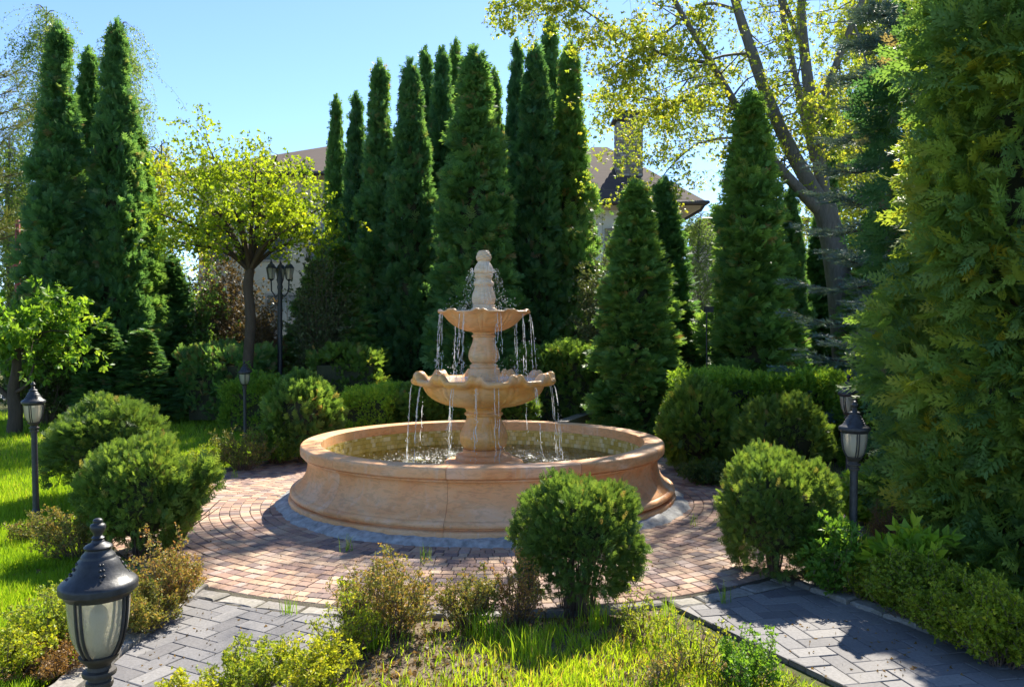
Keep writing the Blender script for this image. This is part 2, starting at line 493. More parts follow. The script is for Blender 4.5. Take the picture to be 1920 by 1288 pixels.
def glass_mat():
    m, nt, out = new_mat('lamp_glass')
    n = noise(nt, 55, 3, .6, objco(nt), .5)
    nrm = bump(nt, n.outputs['Fac'], .5, .01)
    tr = nt.nodes.new('ShaderNodeBsdfTransparent'); tr.inputs['Color'].default_value = (.97, .95, .88, 1)
    gl = nt.nodes.new('ShaderNodeBsdfGlossy'); gl.inputs['Roughness'].default_value = .08; nt.links.new(nrm, gl.inputs['Normal'])
    tl = nt.nodes.new('ShaderNodeBsdfTranslucent'); tl.inputs['Color'].default_value = (.90, .84, .68, 1); nt.links.new(nrm, tl.inputs['Normal'])
    df = nt.nodes.new('ShaderNodeBsdfDiffuse'); df.inputs['Color'].default_value = (.80, .75, .62, 1)
    a = nt.nodes.new('ShaderNodeMixShader'); a.inputs[0].default_value = .35
    nt.links.new(tl.outputs[0], a.inputs[1]); nt.links.new(df.outputs[0], a.inputs[2])
    b = nt.nodes.new('ShaderNodeMixShader'); b.inputs[0].default_value = .66
    nt.links.new(tr.outputs[0], b.inputs[1]); nt.links.new(a.outputs[0], b.inputs[2])
    fr = nt.nodes.new('ShaderNodeFresnel'); fr.inputs['IOR'].default_value = 1.5; nt.links.new(nrm, fr.inputs['Normal'])
    c = nt.nodes.new('ShaderNodeMixShader'); nt.links.new(fr.outputs[0], c.inputs[0])
    nt.links.new(b.outputs[0], c.inputs[1]); nt.links.new(gl.outputs[0], c.inputs[2])
    nt.links.new(c.outputs[0], out.inputs['Surface'])
    return m
M['glass'] = glass_mat()
M['bulb'] = simple('bulb', (.75, .72, .62), .3, .5)

# ------------------------------------------------------------------ foliage engine
def tpl(verts, tris):
    return np.array(verts, dtype=np.float64), np.array(tris, dtype=np.int64)

def frond(pairs=4, lobes=0, width=.5, seed=0, thick=.075, droop=.12, start=.12):
    """flat fan spray: tip along +X, width along Y; every branchlet is a narrow blade"""
    rg = random.Random(seed); v = []; f = []
    def blade(x0, y0, x1, y1, w):
        dx, dy = x1 - x0, y1 - y0; L = math.hypot(dx, dy) + 1e-9
        nx, ny = -dy / L * w, dx / L * w
        mx, my = x0 + dx * .45, y0 + dy * .45
        o = len(v)
        bx, by = x0 + dx * .12, y0 + dy * .12
        for x, y, zz in ((bx - nx, by - ny, -.012), (x1, y1, 0), (bx + nx, by + ny, .012)):
            v.append((x, y, -droop * (x * x + 1.5 * y * y) + zz + rg.uniform(-.015, .015)))
        f.append((o, o + 1, o + 2))
    blade(0, 0, 1, 0, thick * .9)
    for i in range(pairs):
        t = start + (.82 - start) * i / max(1, pairs - 1)
        for sgn in (-1, 1):
            L = width * (1 - t) ** .55 * rg.uniform(.85, 1.15) + .08
            a = R(rg.uniform(34, 48)) * sgn
            x1, y1 = t + L * math.cos(a), L * math.sin(a)
            blade(t, 0, x1, y1, thick * rg.uniform(.85, 1.1))
            for k in range(lobes):
                u = .35 + .4 * k / max(1, lobes - 1) if lobes > 1 else .45
                bx, by = t + (x1 - t) * u, y1 * u
                for s2 in (-1, 1):
                    a2 = a + s2 * R(38); l2 = L * .38 * (1 - .3 * u)
                    blade(bx, by, bx + l2 * math.cos(a2), by + l2 * math.sin(a2), thick * .6)
    return tpl(v, f)

def leaf_cluster(n=5, seed=0, lw=.3, spread=1.2, ll=.6, kite=False):
    """a twig end with n single leaves"""
    rg = random.Random(seed); v = []; f = []
    for k in range(n):
        t = rg.uniform(0, .55); a = 2 * PI * k / n + rg.uniform(-.5, .5); el = rg.uniform(.2, spread)
        d = Vector((math.cos(el), math.sin(el) * math.cos(a), math.sin(el) * math.sin(a)))
        u = d.orthogonal().normalized(); u.rotate(Matrix.Rotation(rg.uniform(0, 6.28), 3, d))
        w = d.cross(u)
        b = Vector((t, 0, 0)); L = ll * rg.uniform(.75, 1.15); wd = L * lw
        o = len(v)
        if kite:
            for q in (b, b + d * L * .5 + u * wd + w * wd * .35, b + d * L, b + d * L * .5 - u * wd + w * wd * .35):
                v.append(tuple(q))
            f += [(o, o + 1, o + 2), (o, o + 2, o + 3)]
        else:
            for q in (b - u * wd * .3, b + d * L, b + d * L * .38 + u * wd * 1.5):
                v.append(tuple(q))
            f += [(o, o + 1, o + 2)]
    return tpl(v, f)

def needles(n=22, seed=0, L=.22):
    rg = random.Random(seed); v = []; f = []
    for k in range(n):
        t = k / n; a = rg.uniform(0, 2 * PI)
        d = Vector((.75, math.cos(a) * .8, math.sin(a) * .8 + .25)).normalized()
        u = d.orthogonal().normalized() * .022
        b = Vector((t, 0, 0)); e = b + d * L * rg.uniform(.8, 1.1)
        o = len(v)
        v += [tuple(b - u), tuple(b + u), tuple(e)]
        f.append((o, o + 1, o + 2))
    return tpl(v, f)

T_FAR = [frond(4, 0, .58, s, .095) for s in range(3)]
T_MID = [frond(4, 1, .52, s, .066) for s in range(3)]
T_NEAR = [frond(5, 1, .42, s, .058, .30) for s in range(4)]
T_LEAF = [leaf_cluster(3, s, .40) for s in range(4)]
T_LEAF3 = [leaf_cluster(3, s, .42, 1.4, .85) for s in range(4)]
T_BIRCH = [leaf_cluster(4, s, .33, 1.5, .7) for s in range(4)]
T_SPRIG = [leaf_cluster(9, s, .26, 1.0, .45) for s in range(4)]
T_BROAD = [leaf_cluster(6, s, .24, 1.1, .8, True) for s in range(3)]
T_NEEDLE = [needles(18, s, .24) for s in range(3)]

class FB:
    """collects placed sprays as one triangle array"""
    def __init__(s, seed):
        s.V = []; s.F = []; s.T = []; s.n = 0
        s.rg = np.random.RandomState(seed)
    def put(s, tpls, pos, d, nrm, scale, tint):
        pos = np.asarray(pos, float); d = np.asarray(d, float); nrm = np.asarray(nrm, float)
        d = d / (np.linalg.norm(d, axis=1, keepdims=True) + 1e-9)
        z = nrm - d * np.sum(nrm * d, axis=1, keepdims=True)
        z = z / (np.linalg.norm(z, axis=1, keepdims=True) + 1e-9)
        y = np.cross(z, d)
        which = s.rg.randint(0, len(tpls), len(pos))
        for k, (tv, tf) in enumerate(tpls):
            ix = np.nonzero(which == k)[0]
            if len(ix) == 0: continue
            sc = scale[ix][:, None, None]
            vv = pos[ix][:, None, :] + sc * (tv[None, :, 0:1] * d[ix][:, None, :] + tv[None, :, 1:2] * y[ix][:, None, :] + tv[None, :, 2:3] * z[ix][:, None, :])
            m, nv = len(ix), len(tv)
            off = s.n + np.arange(m)[:, None, None] * nv
            ff = tf[None] + off
            s.V.append(vv.reshape(-1, 3)); s.F.append(ff.reshape(-1, 3))
            s.T.append(np.repeat(tint[ix], len(tf)))
            s.n += m * nv
    def clumps(s, cen, rad, per, tpls, size, up=.6, axis=None, tint=.5, tvar=.25, cvar=.2, planar=0.0, hang=0.0, only_out=True):
        """sprays over the surface of many ellipsoidal clumps"""
        cen = np.asarray(cen, float); rad = np.asarray(rad, float)
        K = len(cen)
        c = np.repeat(cen, per, axis=0); r = np.repeat(rad, per, axis=0)
        n = len(c)
        u = s.rg.normal(size=(n, 3)); u /= np.linalg.norm(u, axis=1, keepdims=True)
        if axis is not None:
            ax = np.repeat(np.asarray(axis, float), per, axis=0)
            if only_out:
                dp = np.sum(u * ax, axis=1); fl = dp < -.15
                u[fl] -= 2 * dp[fl][:, None] * ax[fl]
        else:
            ax = u
        pos = c + u * r * s.rg.uniform(.72, 1.0, (n, 1))
        d = u * .75 + ax * .45 + np.array([0, 0, up - hang]) + s.rg.normal(size=(n, 3)) * .3
        tang = np.cross(u, [0, 0, 1.0]) + 1e-3
        nrm = s.rg.normal(size=(n, 3)) * (1 - planar) + planar * (tang * s.rg.choice([-1, 1], (n, 1)) + s.rg.normal(size=(n, 3)) * .4)
        ct = np.repeat(s.rg.normal(size=K) * cvar, per)
        t = np.clip(tint + ct + s.rg.normal(size=n) * tvar, 0, 1)
        s.put(tpls, pos, d, nrm, size * s.rg.uniform(.55, 1.4, n), t)
    def mesh(s, name, mat):
        return np_mesh(name, np.concatenate(s.V), np.concatenate(s.F), np.concatenate(s.T), mat)
    def build(s, name, mat, parent=None, loc=(0, 0, 0)):
        return link(name, s.mesh(name, mat), parent, loc)

TREES = []

# ------------------------------------------------------------------ GROUND, LAWN, PAVING
g = MB()
S = 900
g.add([(-S, -60, -.03), (S, -60, -.03), (S, 1600, -.03), (-S, 1600, -.03)], [(0, 1, 2, 3)])
tag(g.build('ground', M['ground']), 'dark garden ground between the plants and beyond them', 'ground', kind='structure')

FX, FY = -0.302, 8.70           # fountain centre
RO = 3.65                       # outer radius of the round paving

def convex_clip(poly, planes):
    for (nx, ny, c) in planes:       # keep nx*x+ny*y <= c
        out = []
        for i in range(len(poly)):
            a, b = poly[i], poly[(i + 1) % len(poly)]
            da, db = nx * a[0] + ny * a[1] - c, nx * b[0] + ny * b[1] - c
            if da <= 0: out.append(a)
            if (da < 0 < db) or (db < 0 < da):
                t = da / (da - db); out.append((a[0] + (b[0] - a[0]) * t, a[1] + (b[1] - a[1]) * t))
        poly = out
        if len(poly) < 3: return []
    return poly

def area(p):
    return .5 * sum(p[i][0] * p[(i + 1) % len(p)][1] - p[(i + 1) % len(p)][0] * p[i][1] for i in range(len(p)))

def paver(mb, poly, z, h=.035, bev=.005, gap=.003, tint=.5, dz=(0, 0)):
    """a paving stone with a chamfered top edge; poly is counter-clockwise"""
    cx = sum(p[0] for p in poly) / len(poly); cyy = sum(p[1] for p in poly) / len(poly)
    def inset(d):
        r = []
        for p in poly:
            L = math.hypot(p[0] - cx, p[1] - cyy) + 1e-9
            k = max(0, 1 - d * 1.35 / L); r.append((cx + (p[0] - cx) * k, cyy + (p[1] - cyy) * k))
        return r
    n = len(poly); a = inset(gap); b = inset(gap + bev)
    zz = lambda p: z + dz[0] * (p[0] - cx) + dz[1] * (p[1] - cyy)
    vs = [(p[0], p[1], z - h) for p in a] + [(p[0], p[1], zz(p) - bev * .8) for p in a] + [(p[0], p[1], zz(p)) for p in b]
    fs = [tuple(2 * n + i for i in range(n))]
    for i in range(n):
        j = (i + 1) % n
        fs.append((i, j, n + j, n + i)); fs.append((n + i, n + j, 2 * n + j, 2 * n + i))
    mb.add(vs, fs, tint)

rg = random.Random(4)
# --- path outlines (world metres)
LP = [(-2.22, 1.2), (-1.02, 1.2), (-1.02, 5.18), (-2.22, 5.6)]             # left path
RPa, RPb = (0.98, 5.05), (2.35, 2.1)                                        # left edge of the right path
RPc, RPd = (3.35, 2.45), (1.86, 5.62)
RP = [RPa, RPb, RPc, RPd]
# --- round paving
rp_o = empty('round_paving', (FX, FY, 0), 'round paving of salmon and brown pavers laid in rings about the fountain', 'paving')
rp_o['kind'] = 'structure'
bed = MB()
bed.lathe([(0.0, -.0085), (RO, -.0085), (RO + .001, -.03)], 96)
bed.build('joint_sand', M['sand'], rp_o)
ring_w = .094
stones = []
r0 = 2.10
while r0 + ring_w <= RO + .02:
    a = rg.uniform(0, 1); end = a + 2 * PI - .02
    while a < end:
        L = rg.choice([.075, .09, .09, .105, .12]) / (r0 + ring_w / 2)
        if a + L > end - .03: L = end + .02 - a
        mid = a + L / 2
        jr = rg.uniform(-.002, .002)
        poly = []
        for (rr, aa) in ((r0 + jr, a), (r0 + ring_w + jr, a), (r0 + ring_w + jr, a + L), (r0 + jr, a + L)):
            poly.append((rr * math.cos(aa), rr * math.sin(aa)))
        c = (FX + (r0 + .05) * math.cos(mid), FY + (r0 + .05) * math.sin(mid))
        stones.append((poly, c)); a += L
    r0 += ring_w
def vis_rank(c):
    px = 960 + c[0] / c[1] * F; py = HY + CAMZ / c[1] * F
    hid = 0
    dx, dy = c[0] - FX, c[1] - FY
    if not (330 < px < 1400): hid += 40
    if 930 < px < 1220 and py > 1010: hid += 20      # behind the front shrub
    if 620 < px < 1000 and py > 1075: hid += 20
    if dy > .5 and abs(dx) < 1.9: hid += 60           # behind the basin
    return c[1] + hid
stones.sort(key=lambda s_: vis_rank(s_[1]))
rest = MB()
for i, (poly, c) in enumerate(stones):
    tn = min(1, max(0, rg.gauss(.55, .30)))
    z = rg.uniform(-.002, .002); dz = (rg.uniform(-.015, .015), rg.uniform(-.015, .015))
    if i < 290:
        ox = sum(p[0] for p in poly) / 4; oy = sum(p[1] for p in poly) / 4
        mb = MB(); paver(mb, [(p[0] - ox, p[1] - oy) for p in poly], z, tint=tn, dz=dz)
        mb.build('paver', M['paver'], rp_o, (ox, oy, 0))
    else:
        paver(rest, poly, z, tint=tn, dz=dz)
o = rest.build('paver_field', M['paver'], rp_o); o['kind'] = 'stuff'

# --- grey herringbone paths
def herring(outline, ang, bw, label, name, seed, org):
    rr = random.Random(seed)
    root = empty(name, (org[0], org[1], 0), label, 'path'); root['kind'] = 'structure'
    planes = []
    n = len(outline)
    for i in range(n):
        a, b = outline[i], outline[(i + 1) % n]
        nx, ny = b[1] - a[1], -(b[0] - a[0]); L = math.hypot(nx, ny); nx /= L; ny /= L
        planes.append((nx, ny, nx * a[0] + ny * a[1]))
    mb = MB(); mb.add([(x - org[0], y - org[1], -.0045) for x, y in outline], [tuple(range(n))]); mb.build('joint_sand', M['sand'], root)
    ca, sa = math.cos(ang), math.sin(ang); w = bw; cnt = 0
    cells = []
    for k in range(-60, 60):
        for m_ in range(-30, 30):
            x = k * w + m_ * 2 * w * 0; 
            # staircase k, repeated every 4 units along x
            ox, oy = (k + 4 * m_) * w, k * w
            cells.append([(ox, oy), (ox + 2 * w, oy), (ox + 2 * w, oy + w), (ox, oy + w)])
            cells.append([(ox + 2 * w, oy - w), (ox + 3 * w, oy - w), (ox + 3 * w, oy + w), (ox + 2 * w, oy + w)])
    for q in cells:
        pl = [(org[0] + x * ca - y * sa, org[1] + x * sa + y * ca) for x, y in q]
        cx = sum(p[0] for p in pl) / 4; cyy = sum(p[1] for p in pl) / 4
        if abs(cx - org[0]) > 4 or abs(cyy - org[1]) > 4: continue
        dn = math.hypot(cx - FX, cyy - FY); nx_, ny_ = (cx - FX) / dn, (cyy - FY) / dn
        pl = convex_clip(pl, planes + [(-nx_, -ny_, -(nx_ * FX + ny_ * FY) - RO - .16)])
        if len(pl) < 3 or abs(area(pl)) < .0012: continue
        # stay outside the round paving and its edging
        cx = sum(p[0] for p in pl) / len(pl); cyy = sum(p[1] for p in pl) / len(pl)
        mb = MB(); paver(mb, [(p[0] - cx, p[1] - cyy) for p in pl], rr.uniform(-.0015, .0025), tint=min(1, max(0, rr.gauss(.5, .28))),
                         dz=(rr.uniform(-.008, .008), rr.uniform(-.008, .008)), bev=.004)
        mb.build('paver', M['paver_grey'], root, (cx - org[0], cyy - org[1], 0)); cnt += 1
    return root
lp_o = herring([(-2.10, 2.6), (-1.02, 2.6), (-1.02, 5.45), (-2.10, 5.7)], R(62), .116, 'grey herringbone path beside the large front lamp', 'paved_path', 1, (-1.6, 4.4))
rp2_o = herring([(1.02, 5.2), (2.30, 2.7), (3.20, 3.1), (1.88, 5.85)], R(12), .116, 'shaded grey herringbone path at the right of the front bed', 'paved_path', 2, (1.9, 4.3))

def kerb_run(root, pts, w, L, h, seed, org=(0, 0), name='kerb_stone', z0=-.05):
    """a row of separate rough kerb stones along a polyline"""
    rr = random.Random(seed)
    for (a, b) in zip(pts[:-1], pts[1:]):
        d = Vector((b[0] - a[0], b[1] - a[1])); T = d.length; d.normalize(); nx, ny = -d.y, d.x
        s0 = 0
        while s0 < T - .02:
            l = min(L * rr.uniform(.7, 1.25), T - s0)
            if T - s0 - l < L * .3: l = T - s0
            ww = w * rr.uniform(.88, 1.08)
            n = 5; top = []
            cx, cyy = a[0] + d.x * (s0 + l / 2), a[1] + d.y * (s0 + l / 2)
            poly = []
            for k in range(n): poly.append((-l / 2 + l * k / (n - 1), -ww / 2 + rr.uniform(-.008, .008)))
            for k in range(n): poly.append((l / 2 - l * k / (n - 1), ww / 2 + rr.uniform(-.008, .008)))
            pw = [(x * d.x + y * nx, x * d.y + y * ny) for x, y in poly]
            mb = MB(); paver(mb, pw, h + rr.uniform(-.006, .006), h - z0, .012, .004, min(1, max(0, rr.gauss(.5, .3))), (rr.uniform(-.03, .03), rr.uniform(-.03, .03)))
            mb.build(name, M['kerbstone'], root, (cx - org[0], cyy - org[1], 0))
            s0 += l
lo = (-1.6, 4.4)
kerb_run(lp_o, [(-2.20, 2.6), (-2.18, 4.3), (-2.14, 5.55)], .15, .26, .03, 5, lo)
def arc(a0, a1, r, n):
    return [(FX + r * math.cos(R(a0 + (a1 - a0) * i / n)), FY + r * math.sin(R(a0 + (a1 - a0) * i / n))) for i in range(n + 1)]
kerb_run(lp_o, arc(240, 259, RO + .085, 4), .14, .24, .006, 6, lo)
ro = (1.9, 4.3)
kerb_run(rp2_o, [(3.28, 3.1), (2.66, 4.35), (2.0, 5.62)], .15, .26, .03, 7, ro)
kerb_run(rp2_o, arc(291, 305, RO + .085, 3), .14, .24, .006, 8, ro)
kerb_run(rp_o, arc(305, 312, RO + .10, 1), .17, .30, .012, 9, (FX, FY))
kerb_run(rp_o, arc(226, 240, RO + .10, 2), .17, .30, .02, 10, (FX, FY))
kerb_run(rp_o, arc(260, 290, RO + .07, 6), .08, .24, .02, 11, (FX, FY))
kerb_run(rp_o, arc(128, 226, RO + .06, 20), .08, .30, .02, 12, (FX, FY))
kerb_run(rp_o, arc(-48, 40, RO + .06, 18), .08, .30, .02, 13, (FX, FY))

# --- lawn and beds as gently uneven sheets
def sheet(name, poly_fn, x0, x1, y0, y1, st, zf, mat, label, cat):
    nx, ny = int((x1 - x0) / st) + 1, int((y1 - y0) / st) + 1
    V = []; idx = {}; Fq = []
    for j in range(ny):
        for i in range(nx):
            x, y = x0 + i * st, y0 + j * st
            idx[(i, j)] = len(V); V.append((x, y, zf(x, y)))
    for j in range(ny - 1):
        for i in range(nx - 1):
            x, y = x0 + (i + .5) * st, y0 + (j + .5) * st
            if poly_fn(x, y): Fq.append((idx[(i, j)], idx[(i + 1, j)], idx[(i + 1, j + 1)], idx[(i, j + 1)]))
    mb = MB(); mb.add(V, Fq)
    o = mb.build(name, mat, smooth=80); tag(o, label, cat, kind='structure'); return o
def hn(x, y, s=1.0):
    return (math.sin(x * 3.1 * s + 1.3 * math.sin(y * 2.3 * s)) + math.sin(y * 4.3 * s + 1.7 * math.sin(x * 1.9 * s + 2)) + .6 * math.sin(x * 9.7 * s + y * 7.1 * s)) / 2.6
rad_f = lambda x, y: math.hypot(x - FX, y - FY)
def in_lawn(x, y): return rad_f(x, y) > RO + .06 and x < -1.9 and not (x > -2.28 and y < 5.6)
def lawn_z(x, y): return .0 + .012 * hn(x, y)
sheet('lawn', in_lawn, -16, -1.9, 1.5, 18.5, .15, lawn_z, M['lawn_soil'], 'sunlit green lawn at the left of the round paving', 'lawn')
def in_front(x, y):
    if rad_f(x, y) < RO + .10: return False
    if x < -.99: return False
    ex = .98 + (5.05 - y) * .475
    return x < ex - .02
def front_z(x, y):
    e = min(rad_f(x, y) - RO - .1, x + 1.0, (.98 + (5.05 - y) * .475 - x))
    return -.012 + .05 * min(1, max(0, e) / .35) + .012 * hn(x, y, 1.7)
sheet('front_bed', in_front, -1.05, 2.4, 2.2, 5.3, .075, front_z, M['soil'], 'soil bed with weeds between the two grey paths', 'bed')
def in_right(x, y):
    if rad_f(x, y) < RO + .08: return False
    ex = 2.0 + (5.62 - y) * .51 + .08
    return x > ex if y < 5.7 else x > 1.5
def right_z(x, y): return .01 + .015 * hn(x, y, 1.3)
sheet('right_bed', in_right, 1.5, 9, 2.2, 15, .15, right_z, M['soil'], 'shaded soil bed under the conifers at right', 'bed')
mb = MB(); mb.add([(-30, 21.5, -.02), (30, 21.5, -.02), (30, 26.5, -.02), (-30, 26.5, -.02)], [(0, 1, 2, 3)])
tag(mb.build('driveway', M['drive']), 'pale driveway glimpsed behind the conifers', 'driveway', kind='structure')

# ------------------------------------------------------------------ FOUNTAIN
ft = empty('fountain', (FX, FY, 0), 'three tiered orange stone fountain with scalloped bowls in a round basin', 'fountain')
NSEG = 10; A_OFF = R(-90 - 7.6)
# wall panels
prof = [(1.72, .02), (1.72, .498), (1.862, .498), (1.872, .490), (1.868, .478), (1.845, .470), (1.832, .455), (1.828, .42), (1.83, .38), (1.838, .34), (1.852, .30), (1.872, .262),
        (1.898, .228), (1.930, .198), (1.952, .182), (1.958, .172), (1.980, .169), (1.998, .155), (2.004, .138), (1.998, .120), (1.972, .112), (1.955, .104), (1.958, .096), (1.998, .092), (2.010, .085), (2.016, .065), (2.016, .04), (2.012, -.01)]
for k in range(NSEG):
    a0 = A_OFF + 2 * PI * k / NSEG; a1 = a0 + 2 * PI / NSEG; gpx = .0008
    mb = MB(); mb.lathe(prof, 18, None, (0, 0, 0), a0 + gpx, a1 - gpx, rg.random(), True, True)
    mb.build('wall_panel', M['stone'], ft, smooth=38)
rim = [(1.695, .50), (1.695, .598), (1.70, .604), (1.712, .606), (1.875, .606), (1.89, .602), (1.899, .592), (1.902, .575), (1.902, .525), (1.898, .510), (1.888, .503), (1.872, .501)]
for k in range(NSEG):
    a0 = A_OFF + 2 * PI * k / NSEG; a1 = a0 + 2 * PI / NSEG; gpx = .0012
    mb = MB(); mb.lathe(rim, 18, None, (0, 0, 0), a0 + gpx, a1 - gpx, rg.random(), True, True)
    mb.build('rim_block', M['stone'], ft, smooth=38)
# concrete skirt
ph = [rg.uniform(0, 6) for _ in range(8)]
def skirt(a, i, r, z):
    n = math.sin(a * 17 + ph[0]) * .5 + math.sin(a * 41 + ph[1]) * .35 + math.sin(a * 7 + ph[2]) * .6 + .4 * math.sin(a * 83 + ph[3])
    if 1 <= i <= 4: r += .020 * n * (i > 1); z += .010 * n * (i < 4)
    return r, z
mb = MB(); mb.lathe([(1.95, .055), (2.03, .052), (2.07, .038), (2.125, .012), (2.15, -.02)], 220, skirt)
mb.build('concrete_skirt', M['concrete'], ft, smooth=60)
# basin floor and lining
mb = MB(); mb.lathe([(0, .06), (1.70, .06), (1.715, .50)], 96); mb.build('basin_shell', M['grout'], ft, smooth=40)
mb = MB(); ts = .051; nt_ = int(2 * PI * 1.69 / ts)
for row in range(9):
    z = .065 + row * ts; sh = (row % 2) * .5
    if z > .5: break
    hh = ts if z + ts < .5 else .5 - z
    for k in range(nt_):
        a = 2 * PI * (k + sh) / nt_; b = 2 * PI * (k + 1 + sh) / nt_
        g_ = .0012 / 1.69; r_o = 1.708; r_i = 1.694 - rg.uniform(0, .002)
        vs = []
        for rr_ in (r_o, r_i):
            for aa, zz in ((a + g_, z + .0012), (b - g_, z + .0012), (b - g_, z + hh - .0012), (a + g_, z + hh - .0012)):
                vs.append((rr_ * math.cos(aa), rr_ * math.sin(aa), zz))
        mb.add(vs, [(4, 7, 6, 5), (0, 1, 5, 4), (1, 2, 6, 5), (2, 3, 7, 6), (3, 0, 4, 7)], rg.choice([.3, .4, .45, .6, .65, .8, .95]) + rg.uniform(-.05, .05))
o = mb.build('mosaic_lining', M['mosaic'], ft); o['kind'] = 'stuff'
mb = MB()
for i in range(-34, 34):
    for j in range(-34, 34):
        x, y = i * ts, j * ts
        if math.hypot(x + ts / 2, y + ts / 2) > 1.66: continue
        h2 = ts - .0024
        mb.add([(x, y, .0635), (x + h2, y, .0635), (x + h2, y + h2, .0635), (x, y + h2, .0635)], [(0, 1, 2, 3)], rg.choice([.1, .3, .5, .7, .95]))
o = mb.build('mosaic_floor', M['mosaic'], ft); o['kind'] = 'stuff'
# water with real ripples round each falling stream
hits = []
def wz(x, y):
    r = math.hypot(x, y); z = 0
    for hx, hy in hits:
        d = math.hypot(x - hx, y - hy)
        if d < .7: z += .013 * math.cos(d * 52) * math.exp(-d * 5.0)
    z += .007 * hn(x * 2.3, y * 2.3) + .005 * hn(x * 6 + 3, y * 6)
    return z
NL = 11; notch0 = R(-90 - 4)
valley = [notch0 + 2 * PI * (k + .5) / NL for k in range(NL)]
hits = [(.84 * math.cos(a), .84 * math.sin(a)) for a in valley]
wv = MB(); NR, NA = 64, 200; vs = []; fs = []
for i in range(NR + 1):
    r = .25 + (1.692 - .25) * i / NR
    for k in range(NA):
        a = 2 * PI * k / NA; x, y = r * math.cos(a), r * math.sin(a); vs.append((x, y, .322 + wz(x, y)))
for i in range(NR):
    for k in range(NA):
        k2 = (k + 1) % NA; fs.append((i * NA + k, (i + 1) * NA + k, (i + 1) * NA + k2, i * NA + k2))
wv.add(vs, fs); wv.build('water', M['water'], ft, smooth=80)
# pedestal
mb = MB(); mb.lathe([(.0, .06), (.425, .06), (.425, .30), (.423, .345), (.418, .365), (.405, .378), (.36, .384), (.305, .386), (.300, .388), (.303, .40), (.296, .425), (.285, .440), (.262, .448), (.236, .452), (.224, .462), (.222, .48), (.226, .492), (.215, .500), (.2, .502)], 72)
mb.build('pedestal_base', M['stone'], ft, smooth=30)
def flute(n, amp, lo, hi, tw=0.0):
    def fn(a, i, r, z):
        if lo <= z <= hi:
            w = math.sin(PI * (z - lo) / (hi - lo)) ** .6
            r = r * (1 - amp * w * (abs(math.sin(a * n / 2 + tw * z)) ** 6))
        return r, z
    return fn
def dense(pts, n=6):
    """catmull-rom through the profile points"""
    out = []
    for i in range(len(pts) - 1):
        p0 = pts[max(i - 1, 0)]; p1 = pts[i]; p2 = pts[i + 1]; p3 = pts[min(i + 2, len(pts) - 1)]
        for k in range(n):
            t = k / n
            out.append(tuple(.5 * (2 * p1[c] + (p2[c] - p0[c]) * t + (2 * p0[c] - 5 * p1[c] + 4 * p2[c] - p3[c]) * t * t + (3 * p1[c] - p0[c] - 3 * p2[c] + p3[c]) * t ** 3) for c in (0, 1)))
    out.append(pts[-1]); return out
bul = dense([(.185, .498), (.214, .515), (.240, .555), (.252, .61), (.250, .65), (.236, .70), (.213, .745), (.192, .79), (.183, .825), (.183, .852)], 5)
def bulb1(a, i, r, z):
    w = min(1, max(0, (z - .52) / .05)) * min(1, max(0, (.84 - z) / .03))
    # eight raised leaf panels with incised edges
    u = ((a * 8 / (2 * PI)) + .5) % 1 - .5
    r -= .007 * w * math.exp(-((abs(u) - .42) / .035) ** 2)
    r += .004 * w * math.cos(u * PI)
    return r, z
mb = MB(); mb.lathe(bul, 160, bulb1, tint=.3); mb.build('lower_baluster', M['stone_amber'], ft, smooth=60)
mb = MB(); mb.lathe([(.17, .850), (.190, .852), (.203, .862), (.208, .873), (.203, .884), (.190, .890), (.186, .897), (.188, .912), (.198, .928), (.214, .938), (.218, .946), (.16, .952)], 72, tint=.6)
mb.build('lower_capital', M['stone_amber'], ft, smooth=30)

def scallop(n, n0, w0=.11):
    def s_(a):
        u = (((a - n0) * n / (2 * PI)) + .5) % 1 - .5
        au = abs(u)
        if au < w0: h = 1 - .30 * (1 - au / w0) ** 1.5
        else: h = math.exp(-((au - w0) / .085) ** 2)
        return h, u
    return s_
def bowl(prof, n, n0, amp, rib, seg, notch=.03):
    sc = scallop(n, n0)
    mb = MB()
    def fn(a, i, r, z):
        h, u = sc(a); w = prof[i][2]; rw = prof[i][3]
        z2 = z + amp * h * w
        r2 = r * (1 - notch * w * math.exp(-(u / .035) ** 2) + .015 * w * math.cos(u * 2 * PI + PI))
        r2 -= rib * rw * (math.exp(-((abs(u) - .10) / .035) ** 2)) - .4 * rib * rw * math.exp(-(u / .04) ** 2)
        return r2, z2
    mb.lathe(prof, seg, fn, tint=.4)
    return mb
lb = [(.10, .945, 0, 0), (.21, .947, 0, 0), (.30, .953, 0, .4), (.36, .963, 0, .8), (.414, .977, 0, 1), (.47, .997, 0, 1), (.52, 1.02, 0, 1), (.563, 1.047, 0, 1), (.597, 1.078, 0, 1), (.622, 1.11, 0, 1), (.638, 1.14, 0, 1), (.646, 1.160, .15, 1),
      (.652, 1.170, .3, .8), (.672, 1.174, .4, .5), (.71, 1.180, .45, .3), (.742, 1.188, .5, 0), (.757, 1.20, .6, 0), (.765, 1.216, .75, 0), (.766, 1.23, .95, 0), (.760, 1.243, 1, 0), (.745, 1.25, 1, 0), (.72, 1.25, 1, 0), (.69, 1.245, .9, 0), (.655, 1.232, .6, 0), (.62, 1.215, .25, 0), (.56, 1.19, 0, 0), (.4, 1.15, 0, 0), (.05, 1.13, 0, 0)]
b1 = bowl(lb, NL, notch0, .072, .012, NL * 28)
b1.build('lower_bowl', M['stone_amber'], ft, smooth=50)
mb = MB(); mb.lathe([(0.02, 1.236), (.655, 1.236)], 60); mb.build('bowl_water', M['bowl_water'], ft)
